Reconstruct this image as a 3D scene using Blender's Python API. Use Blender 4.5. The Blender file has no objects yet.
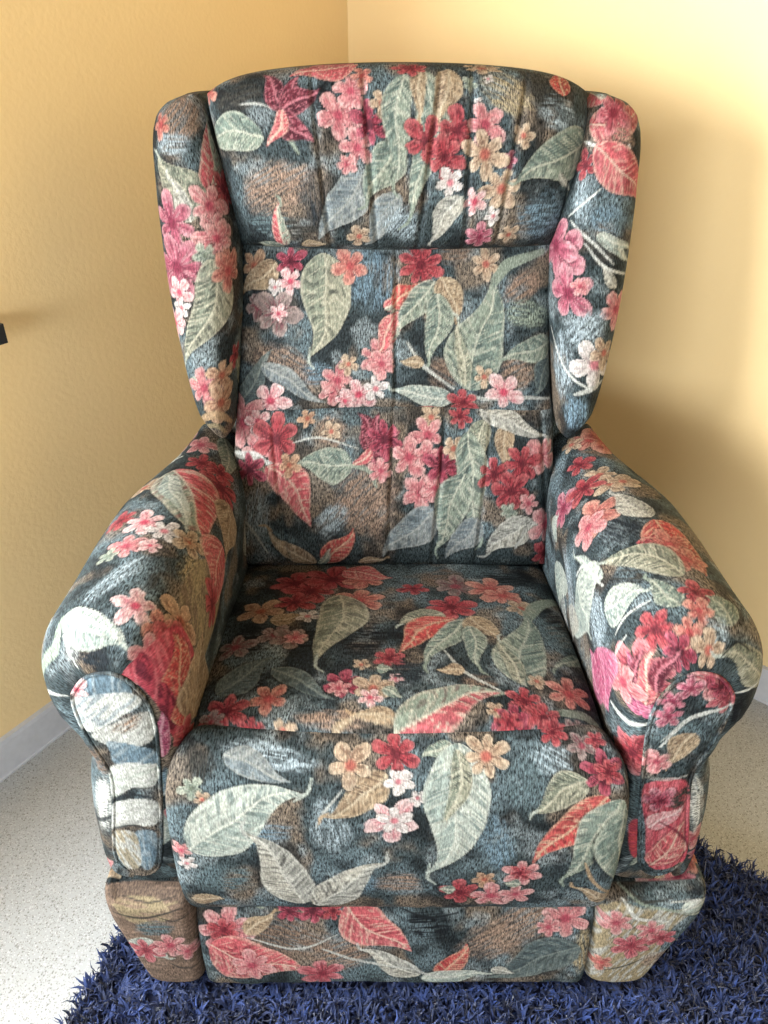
import bpy, math, random
import numpy as np
from mathutils import Vector

RES = 0.0020                                   # sampling step of the cloth, metres
WS0, WS1, WZ0, WZ1 = 1.45, 3.15, 0.80, 1.62    # window in the left wall: along the wall, heights
FS0, FS1, FZ0, FZ1 = 0.15, 2.60, 0.62, 1.55    # window behind the camera
SHELF_S, SHELF_D, SHELF_Z = 1.036, 0.06, 0.848
WALL_A, WALL_B = (235, 205, 152), (239, 211, 159)
CEIL, FARWALL = (112, 106, 98), (186, 180, 168)
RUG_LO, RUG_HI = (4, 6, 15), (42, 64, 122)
CLOTH_TONE = 0.66
FADE, INK = 0.18, 0.74
WORLD = 1.0
EXPO = 0.86

SC = bpy.context.scene
COL = SC.collection
rng = random.Random(11)

# ------------------------------------------------------------------ helpers
def lin(c):
    """sRGB 0-255 -> linear"""
    a = np.asarray(c, float) / 255.0
    return np.where(a <= 0.04045, a / 12.92, ((a + 0.055) / 1.055) ** 2.4)

def put(o, parent=None):
    COL.objects.link(o)
    if parent is not None:
        o.parent = parent
    return o

def mesh_from(name, verts, faces, mat=None, parent=None, smooth=True, uv=None, col=None):
    verts = np.asarray(verts, np.float32)
    me = bpy.data.meshes.new(name)
    if isinstance(faces, np.ndarray):
        n, k = faces.shape
        me.vertices.add(len(verts)); me.vertices.foreach_set('co', verts.ravel())
        me.loops.add(n * k); me.loops.foreach_set('vertex_index', faces.ravel().astype(np.int32))
        me.polygons.add(n)
        me.polygons.foreach_set('loop_start', np.arange(0, n * k, k, dtype=np.int32))
        me.update(calc_edges=True); me.validate()
        if smooth:
            me.polygons.foreach_set('use_smooth', np.ones(len(me.polygons), bool))
    else:
        me.from_pydata([tuple(map(float, v)) for v in verts], [], faces)
        if smooth:
            for p in me.polygons: p.use_smooth = True
    me.update()
    if uv is not None:
        l = me.uv_layers.new(name='UVMap')
        idx = np.empty(len(me.loops), np.int32); me.loops.foreach_get('vertex_index', idx)
        l.data.foreach_set('uv', uv[idx].astype(np.float32).ravel())
    if col is not None:
        a = me.color_attributes.new('pattern', 'FLOAT_COLOR', 'POINT')
        a.data.foreach_set('color', col.astype(np.float32).ravel())
    if mat: me.materials.append(mat)
    o = bpy.data.objects.new(name, me)
    return put(o, parent)

def box_mesh(name, lo, hi, mat, parent=None, bevel=0.0):
    import bmesh
    bm = bmesh.new()
    bmesh.ops.create_cube(bm, size=1)
    for v in bm.verts:
        for i in range(3):
            v.co[i] = lo[i] + (v.co[i] + 0.5) * (hi[i] - lo[i])
    if bevel:
        bmesh.ops.bevel(bm, geom=bm.edges[:], offset=bevel, segments=3, affect='EDGES')
    me = bpy.data.meshes.new(name); bm.to_mesh(me); bm.free()
    me.materials.append(mat)
    return put(bpy.data.objects.new(name, me), parent)

def interp(x, xp, fp):
    """smooth (pchip-like, monotone) interpolation"""
    xp = np.asarray(xp, float); fp = np.asarray(fp, float)
    h = np.diff(xp); d = np.diff(fp) / h
    m = np.zeros_like(fp)
    m[0] = d[0]; m[-1] = d[-1]
    for i in range(1, len(fp) - 1):
        if d[i - 1] * d[i] > 0:
            w1 = 2 * h[i] + h[i - 1]; w2 = h[i] + 2 * h[i - 1]
            m[i] = (w1 + w2) / (w1 / d[i - 1] + w2 / d[i])
    x = np.clip(np.asarray(x, float), xp[0], xp[-1])
    k = np.clip(np.searchsorted(xp, x, side='right') - 1, 0, len(h) - 1)
    t = (x - xp[k]) / h[k]
    return ((2*t**3 - 3*t**2 + 1) * fp[k] + (t**3 - 2*t**2 + t) * h[k] * m[k]
            + (-2*t**3 + 3*t**2) * fp[k + 1] + (t**3 - t**2) * h[k] * m[k + 1])

def closed_spline(pts, n):
    """n points evenly spaced along a closed Catmull-Rom loop; returns points and the fractional control index"""
    P = np.asarray(pts, float); m = len(P)
    tt = np.linspace(0, m, 60 * m, endpoint=False)
    def ev(t):
        k = np.floor(t).astype(int) % m; f = (t - np.floor(t))[:, None]
        p0, p1, p2, p3 = P[(k - 1) % m], P[k], P[(k + 1) % m], P[(k + 2) % m]
        return 0.5 * (2*p1 + (p2 - p0)*f + (2*p0 - 5*p1 + 4*p2 - p3)*f**2 + (3*p1 - p0 - 3*p2 + p3)*f**3)
    q = ev(tt)
    seg = np.linalg.norm(np.roll(q, -1, 0) - q, axis=1)
    cum = np.concatenate([[0], np.cumsum(seg)])
    s = np.linspace(0, cum[-1], n, endpoint=False)
    t = np.interp(s, cum, np.concatenate([tt, [m]]))
    return ev(t), t

def eval_closed(pts, t):
    P = np.asarray(pts, float); m = len(P)
    k = np.floor(t).astype(int) % m; f = (t - np.floor(t))[:, None]
    p0, p1, p2, p3 = P[(k - 1) % m], P[k], P[(k + 1) % m], P[(k + 2) % m]
    return 0.5 * (2*p1 + (p2 - p0)*f + (2*p0 - 5*p1 + 4*p2 - p3)*f**2 + (3*p1 - p0 - 3*p2 + p3)*f**3)

def loft(name, R, cap=True):
    """R: (rows, n, 3) closed rings. Returns verts, quad faces, uv (metres along the cloth)."""
    R = np.asarray(R, float)
    nr, n, _ = R.shape
    # uv: u = arc length round the ring (mean ring), v = arc length along the rows
    du = np.linalg.norm(np.roll(R, -1, 1) - R, axis=2)          # nr,n
    mid = du[nr // 4: 3 * nr // 4 + 1].mean(0)
    u = np.concatenate([[0], np.cumsum(mid)])[:-1]
    dv = np.linalg.norm(R[1:] - R[:-1], axis=2)                 # nr-1,n
    v = np.vstack([np.zeros((1, n)), np.cumsum(dv, 0)])
    v = v - v[nr // 2][None, :]
    UV = np.stack([np.broadcast_to(u, (nr, n)), v], 2).reshape(-1, 2)
    V = R.reshape(-1, 3)
    i = np.arange(nr - 1)[:, None]; j = np.arange(n)[None, :]
    a = i * n + j; b = i * n + (j + 1) % n
    F = np.stack([a, b, b + n, a + n], 2).reshape(-1, 4)
    if cap:
        c0 = R[0].mean(0); c1 = R[-1].mean(0)
        V = np.vstack([V, c0, c1]); k = nr * n
        UV = np.vstack([UV, UV[0], UV[(nr - 1) * n]])
        j = np.arange(n); j2 = (j + 1) % n
        # quads with a doubled centre would be degenerate: close each end with pairs of edges (n is even)
        e = np.arange(0, n, 2)
        F0 = np.stack([np.full(len(e), k), (e + 2) % n, (e + 1) % n, e], 1)
        o = (nr - 1) * n
        F1 = np.stack([np.full(len(e), k + 1), o + e, o + (e + 1) % n, o + (e + 2) % n], 1)
        F = np.vstack([F, F0, F1])
    return V, F.astype(np.int32), UV

# ------------------------------------------------------------------ value noise for the cloth print
def _h(ix, iy, s):
    with np.errstate(over='ignore'):
        h = (ix.astype(np.uint32) * np.uint32(374761393) + iy.astype(np.uint32) * np.uint32(668265263)
             + np.uint32((s * 974711 + 12345) & 0xffffffff))
        h = (h ^ (h >> np.uint32(13))) * np.uint32(1274126177)
        h = h ^ (h >> np.uint32(16))
    return h.astype(np.float64) / 4294967295.0

def noise(x, y, s=0):
    fx = np.floor(x); fy = np.floor(y)
    ix = fx.astype(np.int64) + 100000; iy = fy.astype(np.int64) + 100000
    tx = x - fx; ty = y - fy
    tx = tx * tx * (3 - 2 * tx); ty = ty * ty * (3 - 2 * ty)
    a = _h(ix, iy, s); b = _h(ix + 1, iy, s); c = _h(ix, iy + 1, s); d = _h(ix + 1, iy + 1, s)
    return (a * (1 - tx) + b * tx) * (1 - ty) + (c * (1 - tx) + d * tx) * ty

def fbm(x, y, s=0):
    return (noise(x, y, s) + 0.5 * noise(x * 2.1, y * 2.1, s + 7) + 0.25 * noise(x * 4.3, y * 4.3, s + 13)) / 1.75

def sm(a, b, x):
    t = np.clip((x - a) / (b - a), 0, 1)
    return t * t * (3 - 2 * t)

# ------------------------------------------------------------------ the printed flowers and leaves
# leaf palettes: side A, side B, edge / vein light, vein dark
LEAF = {
    's': ((150,162,142), (128,146,132), (206,206,182), (70,88,86)),       # sage
    'p': ((190,198,184), (172,186,174), (226,226,208), (112,130,126)),    # pale
    'g': ((164,162,136), (140,146,124), (214,206,176), (62,68,62)),       # straw
    't': ((186,156,118), (172,142,108), (216,194,158), (104,78,58)),      # tan
    'k': ((224,92,100), (150,164,144), (226,214,188), (150,44,60)),       # pink half, sage half
    'q': ((150,164,144), (214,96,104), (226,214,188), (120,70,72)),       # sage half, pink half
    'P': ((232,170,168), (224,140,146), (242,214,208), (200,96,110)),
    'v': ((206,92,132), (190,70,112), (232,168,184), (130,36,76)),       # magenta
    'K': ((222,90,98), (218,104,108), (232,196,170), (150,40,56)),        # pink
    'r': ((222,70,66), (212,82,76), (226,190,150), (150,36,44)),          # coral red
    'm': ((122,30,50), (96,24,42), (212,120,132), (60,14,30)),            # maroon petal
    'w': ((196,190,172), (178,176,164), (226,222,206), (90,88,84)),       # whitish
    'd': ((104,118,116), (88,104,106), (138,148,140), (60,74,78)),        # faint grey
    'e': ((148,154,152), (132,144,148), (178,180,172), (86,100,106)),     # ghost pale
}
FLOW = {   # inner, petal, edge, streak
    'r': ((112,22,38), (176,48,60), (208,104,104), (96,20,34)),
    'p': ((188,64,86), (214,128,128), (232,182,174), (184,82,94)),
    'P': ((214,60,92), (232,176,172), (242,214,208), (206,104,120)),
    'm': ((90,18,38), (150,34,60), (206,96,116), (70,14,34)),
    't': ((196,96,78), (198,164,130), (218,194,162), (134,98,76)),
    'c': ((196,72,72), (208,114,100), (226,166,142), (150,58,58)),
    'w': ((220,120,130), (224,212,204), (238,230,222), (180,160,156)),
    'v': ((140,34,66), (192,88,112), (220,158,164), (136,42,70)),
    'o': ((176,86,60), (194,146,110), (214,176,138), (140,90,66)),
    'g': ((120,130,110), (150,162,142), (196,198,176), (90,104,98)),
    'K': ((140,30,52), (196,80,92), (224,146,146), (138,36,56)),
    'f': ((160,64,80), (128,110,104), (186,160,152), (132,64,74)),           # faint dark
}
CLR = {'w': (200,200,190), 'W': (226,226,216), 'b': (128,104,86), 'B': (156,126,104), 'u': (112,140,156), 'd': (24,28,32),
       'D': (40,48,54), 'l': (162,178,184), 's': (150,162,142), 'k': (220,100,110), 'K': (196,52,74), 't': (196,160,116),
       'g': (92,112,116), 'n': (64,62,56), 'm': (120,28,50), 'o': (170,150,110), 'p': (190,198,184), 'r': (214,62,62)}

TAIL = {'s': 's', 'p': 'p', 'g': 'p', 'w': 'w', 't': 't', 'k': 's', 'q': 's'}
def over(col, idx, rgb, a, tex):
    g = (rgb @ np.array([.3, .59, .11]))[..., None]
    rgb = (rgb * (1 - FADE) + g * FADE) * INK
    a = a[:, None]
    col[idx, :3] = col[idx, :3] * (1 - a) + rgb * a
    col[idx, 3] = col[idx, 3] * (1 - a[:, 0]) + tex * a[:, 0]

def mix(a, b, t):
    return a * (1 - t[:, None]) + b * t[:, None]

AA = 0.0011
def draw_leaf(uv, col, base, tip, w, bend, pal, seed):
    base = np.array(base); tip = np.array(tip)
    e = tip - base; L = float(np.hypot(*e)); e = e / L; n = np.array([-e[1], e[0]])
    c = (base + tip) / 2; r = L * (0.56 + abs(bend) + abs(w) * 0.5)
    idx = np.nonzero((np.abs(uv[:, 0] - c[0]) < r) & (np.abs(uv[:, 1] - c[1]) < r))[0]
    if not len(idx): return
    q = uv[idx] - base
    t = (q @ e) / L; s0 = (q @ n) / L
    if w < 0: s0 = -s0; w = -w
    wig = 0.045 * (1 if seed % 2 else -1) * np.sin(2 * np.pi * np.clip(t, 0, 1) ** 1.3)
    s = s0 - bend * 4 * t * (1 - t) - wig * (0.4 + w)
    s = s + 0.02 * (noise(t * 7 + seed, s0 * 3, seed) - 0.5)
    tc = np.clip(t, 0, 1)
    prof = w * 0.5 * 1.05 * np.clip(np.sin(np.pi * tc ** 0.68), 0, 1) ** 0.9 * (1 - 0.5 * tc ** 2.5) * (1 + .10 * (noise(t * 6, s0 * 0 + (s0 > 0), seed + 31) - .5)) + 0.003
    d = (prof - np.abs(s)) * L
    d = np.where((t < 0) | (t > 1), -1, d)
    a = sm(-AA, AA, d)
    A, B, E, D = [lin(x) for x in LEAF[pal]]
    side = sm(-0.012, 0.012, s)
    rgb = mix(np.broadcast_to(A, (len(idx), 3)), np.broadcast_to(B, (len(idx), 3)), side)
    rel = np.abs(s) / np.maximum(prof, 1e-4)
    # painted veins sweeping forward from the midrib, broken up by dry-brush noise
    vv = (t - 0.75 * np.abs(s)) * (6 + seed % 3) + 1.3 * noise(t * 5, s * 9, seed + 3)
    vein = sm(0.55, 0.95, np.sin(vv * 2 * np.pi) * 0.5 + 0.5) * sm(0.3, 0.65, noise(t * 6 + 5, s * 22, seed + 5))
    rgb = mix(rgb, np.broadcast_to(D, rgb.shape), vein * (.35 + .5 * noise(t * 3, s * 5, seed + 21)))
    hi = sm(0.62, 0.95, np.sin(vv * 2 * np.pi + 2.2) * 0.5 + 0.5) * sm(0.35, 0.7, noise(t * 13, s * 40 + 9, seed + 8))
    rgb = mix(rgb, np.broadcast_to(E, rgb.shape), hi * 0.45)
    st = .6 * noise(t * 5, s * 46 + 2 * noise(t * 4, s * 5, seed + 12), seed + 11) + .4 * noise(t * 9, s * 110, seed + 14)
    rgb = rgb * (0.66 + 0.66 * st)[:, None]
    fv = t - 0.75 * np.abs(s)
    fl = noise(fv * 70 + side * 31, np.abs(s) * 7, seed + 41)
    rgb = mix(rgb, np.broadcast_to(E, rgb.shape), sm(.62, .85, fl) * .6)
    rgb = mix(rgb, np.broadcast_to(D, rgb.shape), sm(.58, .82, 1 - fl) * .65 * sm(.25, .6, noise(t * 4, s * 4, seed + 43)))
    edge = sm(0.80, 0.97, rel) * (0.4 + 0.6 * noise(t * 8, s * 2, seed + 2))
    rgb = mix(rgb, np.broadcast_to(E, rgb.shape), edge * 0.6)
    rib = (1 - sm(0.0008, 0.0022, np.abs(s) * L)) * sm(-0.02, 0.05, 0.93 - t)
    rgb = mix(rgb, np.broadcast_to(E, rgb.shape), rib * 0.8)
    halo = sm(-0.006, 0.0, d) * 0.45 * (1 - a)
    over(col, idx, lin((18, 22, 26)), halo * (noise(t * 9, s * 20, seed + 1) > 0.4), 1.0)
    over(col, idx, rgb, a * 0.97, 0.34)
    if L > .05 and pal in TAIL:      # the painted tip runs out in a curl
        k = .08 * (1 if seed % 2 else -1)
        draw_stroke(uv, col, [tip - e * L * .10, tip + e * L * .03 + n * L * k * .15, tip + e * L * .10 + n * L * k], .0045, TAIL[pal], seed)

def draw_flower(uv, col, c, r, n, rot, pal, sq, seed):
    c = np.array(c)
    idx = np.nonzero((np.abs(uv[:, 0] - c[0]) < r * 1.4) & (np.abs(uv[:, 1] - c[1]) < r * 1.4))[0]
    if not len(idx): return
    q = uv[idx] - c
    ca, sa = math.cos(sq[1]), math.sin(sq[1])
    x = q[:, 0] * ca + q[:, 1] * sa; y = (-q[:, 0] * sa + q[:, 1] * ca) / sq[0]
    rr = np.hypot(x, y) / r; th = np.arctan2(y, x) + rot
    ph = th * n / 2
    k = np.floor(th * n / (2 * np.pi) + 0.5)
    jit = 0.82 + 0.30 * _h((k % n).astype(np.int64) + 50, np.zeros(len(k), np.int64) + seed, 3)
    lobe = np.abs(np.cos(ph))
    R = (0.34 + 0.68 * lobe ** (0.45 + .4 * ((seed * 7) % 10) / 10)) * jit + 0.16 * (noise(th * 4.3, rr * 3, seed) - 0.5)
    d = (R - rr) * r
    a = sm(-AA, AA, d)
    I, M, E, S = [lin(v) for v in FLOW[pal]]
    N = len(idx)
    rel = rr / np.maximum(R, 1e-3)
    rgb = mix(np.broadcast_to(M, (N, 3)), np.broadcast_to(E, (N, 3)), sm(0.55, 1.0, rel) * (0.35 + 0.65 * noise(th * 4, rr * 3, seed + 4)))
    gap = 1 - sm(0.10, 0.38, lobe)
    rgb = mix(rgb, np.broadcast_to(S, (N, 3)), gap * 0.75 * (1 - sm(0.85, 1.0, rel)))
    st = sm(0.48, 0.72, noise(th * n * 1.7, rr * 2.5, seed + 6))
    rgb = mix(rgb, np.broadcast_to(S, (N, 3)), st * 0.75 * (1 - sm(0.7, 1.0, rel)))
    st = sm(0.6, 0.85, noise(th * n * 1.9 + 7, rr * 2.5, seed + 9))
    rgb = mix(rgb, np.broadcast_to(E, (N, 3)), st * 0.6)
    rgb = mix(rgb, np.broadcast_to(I, (N, 3)), 1 - sm(0.12, 0.32, rr))
    rgb = rgb * (.78 + .44 * noise(x * 420, y * 420, seed + 17))[:, None]
    halo = sm(-0.006, 0.0, d) * 0.5 * (1 - a)
    over(col, idx, lin((18, 20, 24)), halo * (noise(th * 3, rr * 9, seed + 1) > 0.35), 1.0)
    over(col, idx, rgb, a * 0.97, 0.34)

def draw_stroke(uv, col, pts, w, clr, seed):
    P = np.array(pts)
    lo = P.min(0) - w * 2; hi = P.max(0) + w * 2
    idx = np.nonzero(((uv > lo) & (uv < hi)).all(1))[0]
    if not len(idx): return
    # smooth polyline
    m = len(P)
    if m > 2:
        t = np.linspace(0, m - 1, 6 * m)
        P = np.stack([interp(t, np.arange(m), P[:, 0]), interp(t, np.arange(m), P[:, 1])], 1)
    q = uv[idx]
    best = np.full(len(idx), 9.0); tb = np.zeros(len(idx))
    for i in range(len(P) - 1):
        ab = P[i + 1] - P[i]; l2 = max(ab @ ab, 1e-12)
        t = np.clip(((q - P[i]) @ ab) / l2, 0, 1)
        dd = np.linalg.norm(q - P[i] - t[:, None] * ab, axis=1)
        m_ = dd < best; best[m_] = dd[m_]; tb[m_] = (i + t[m_]) / (len(P) - 1)
    ww = w * 0.5 * (0.45 + 0.55 * np.sin(np.pi * np.clip(tb, 0.02, 0.98)))
    a = sm(-AA, AA, ww - best)
    rgb = np.broadcast_to(lin(CLR[clr]), (len(idx), 3)) * (0.75 + 0.5 * noise(q[:, 0] * 900, q[:, 1] * 900, seed))[:, None]
    over(col, idx, rgb, a * 0.9, 0.35)

def draw_blotch(uv, col, c, ra, rb, ang, clr, stren, seed):
    c = np.array(c); R = max(ra, rb) * 1.5
    idx = np.nonzero((np.abs(uv[:, 0] - c[0]) < R) & (np.abs(uv[:, 1] - c[1]) < R))[0]
    if not len(idx): return
    q = uv[idx] - c
    ca, sa = math.cos(ang), math.sin(ang)
    x = (q[:, 0] * ca + q[:, 1] * sa); y = (-q[:, 0] * sa + q[:, 1] * ca)
    d = np.hypot(x / ra, y / rb) + 0.5 * (fbm(x / ra * 2.2, y / rb * 2.2, seed) - 0.5)
    env = 1 - sm(0.55, 1.05, d)
    # dry brush strokes along the long axis
    br = noise(x * 60 + 3 * noise(x * 40, y * 40, seed + 2), y * 520, seed + 3)
    a = env * np.clip(stren * (0.35 + 1.1 * sm(0.3, 0.75, br)), 0, 1)
    over(col, idx, np.broadcast_to(lin(CLR[clr]), (len(idx), 3)), a, 0.8)

def draw_poly(uv, col, pts, clr, clr2, ang, seed):
    """free painted shape: smooth closed outline, streaked with a second colour along ang"""
    P, _ = closed_spline(pts, 48)
    lo = P.min(0) - 0.004; hi = P.max(0) + 0.004
    idx = np.nonzero(((uv > lo) & (uv < hi)).all(1))[0]
    if not len(idx): return
    q = uv[idx]; ins = np.zeros(len(idx), bool); best = np.full(len(idx), 9.0)
    for i in range(len(P)):
        a_, b_ = P[i], P[(i + 1) % len(P)]
        cond = (a_[1] > q[:, 1]) != (b_[1] > q[:, 1])
        xx = a_[0] + (q[:, 1] - a_[1]) * (b_[0] - a_[0]) / (b_[1] - a_[1] + 1e-12)
        ins ^= cond & (q[:, 0] < xx)
        ab = b_ - a_; t = np.clip(((q - a_) @ ab) / max(ab @ ab, 1e-12), 0, 1)
        best = np.minimum(best, np.linalg.norm(q - a_ - t[:, None] * ab, axis=1))
    d = np.where(ins, best, -best)
    a = sm(-AA, AA, d)
    ca, sa = math.cos(ang), math.sin(ang)
    x = q[:, 0] * ca + q[:, 1] * sa; y = -q[:, 0] * sa + q[:, 1] * ca
    st = sm(0.42, 0.68, noise(x * 45 + 2 * noise(x * 30, y * 60, seed), y * 330, seed + 2))
    A = lin(CLR[clr]); B = lin(CLR[clr2])
    rgb = mix(np.broadcast_to(A, (len(idx), 3)), np.broadcast_to(B, (len(idx), 3)), st * 0.8)
    rgb = rgb * (0.8 + 0.4 * noise(x * 160, y * 700, seed + 5))[:, None]
    over(col, idx, rgb, a * 0.95, 0.4)

def ground(uv, seed):
    """the mottled slate, blue-grey and brown ground of the print"""
    N = len(uv); x, y = uv[:, 0] + seed * 3.1, uv[:, 1] + seed * 1.7
    col = np.zeros((N, 4)); col[:, 3] = 1.0
    a = fbm(x * 13, y * 13, 21); b = fbm(x * 17 + 9, y * 17, 33); c = fbm(x * 30, y * 22, 44)
    rgb = np.broadcast_to(lin((60, 70, 72)), (N, 3))
    rgb = mix(rgb, np.broadcast_to(lin((104, 119, 124)), (N, 3)), sm(0.44, 0.68, a) * 0.85)
    rgb = mix(rgb, np.broadcast_to(lin((124, 108, 92)), (N, 3)), sm(0.50, 0.68, b) * 0.8)
    rgb = mix(rgb, np.broadcast_to(lin((28, 32, 34)), (N, 3)), sm(0.50, 0.70, c) * 0.75)
    d = fbm(x * 24 + 4, y * 24, 55)
    rgb = mix(rgb, np.broadcast_to(lin((150, 160, 162)), (N, 3)), sm(0.60, 0.78, d) * 0.5)
    col[:, :3] = rgb * 0.80
    return col

def random_motifs(uv, taken, seed, dens):
    """the print carries on over the parts of the cloth the photograph does not show"""
    R = random.Random(seed); out = []
    lo = uv.min(0); hi = uv.max(0)
    n = int((hi[0] - lo[0]) * (hi[1] - lo[1]) * dens)
    tk = np.array(taken) if len(taken) else None
    for i in range(n):
        p = np.array([R.uniform(lo[0], hi[0]), R.uniform(lo[1], hi[1])])
        if tk is not None and np.min(np.hypot(*(tk - p).T)) < 0.085: continue
        if R.random() < 0.5:
            an = R.uniform(0, 6.28); L = R.uniform(0.07, 0.13)
            out.append(('L', p, p + L * np.array([math.cos(an), math.sin(an)]), R.uniform(.34, .5), R.uniform(-.12, .12), R.choice('sspgtkKwd')))
        else:
            for k in range(R.randint(2, 4)):
                c = p + np.array([R.uniform(-.03, .03), R.uniform(-.03, .03)])
                out.append(('F', c, R.uniform(.018, .030), R.choice((5, 5, 6)), R.uniform(0, 6), R.choice('rppPmtcwv'), (R.uniform(.7, 1), R.uniform(0, 3))))
    return out

def paint(part, uv, seed, dens=70):
    col = ground(uv, seed)
    mot = MOTIFS.get(part, [])
    taken = []
    for m in mot:
        if m[0] == 'L': taken.append([(m[1][0] + m[2][0]) / 2, (m[1][1] + m[2][1]) / 2])
        elif m[0] in 'FB': taken.append(list(m[1]))
        else: taken.append([sum(p[0] for p in m[1]) / len(m[1]), sum(p[1] for p in m[1]) / len(m[1])])
    for k, m in enumerate(random_motifs(uv, taken, seed + 5, dens) + list(mot)):
        s = seed * 100 + k
        if m[0] == 'L': draw_leaf(uv, col, m[1], m[2], m[3], m[4], m[5], s)
        elif m[0] == 'F': draw_flower(uv, col, m[1], m[2], m[3], m[4], m[5], m[6], s)
        elif m[0] == 'S': draw_stroke(uv, col, m[1], m[2], m[3], s)
        elif m[0] == 'B': draw_blotch(uv, col, m[1], m[2], m[3], m[4], m[5], m[6], s)
        elif m[0] == 'P': draw_poly(uv, col, m[1], m[2], m[3], m[4], s)
    return col

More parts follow.
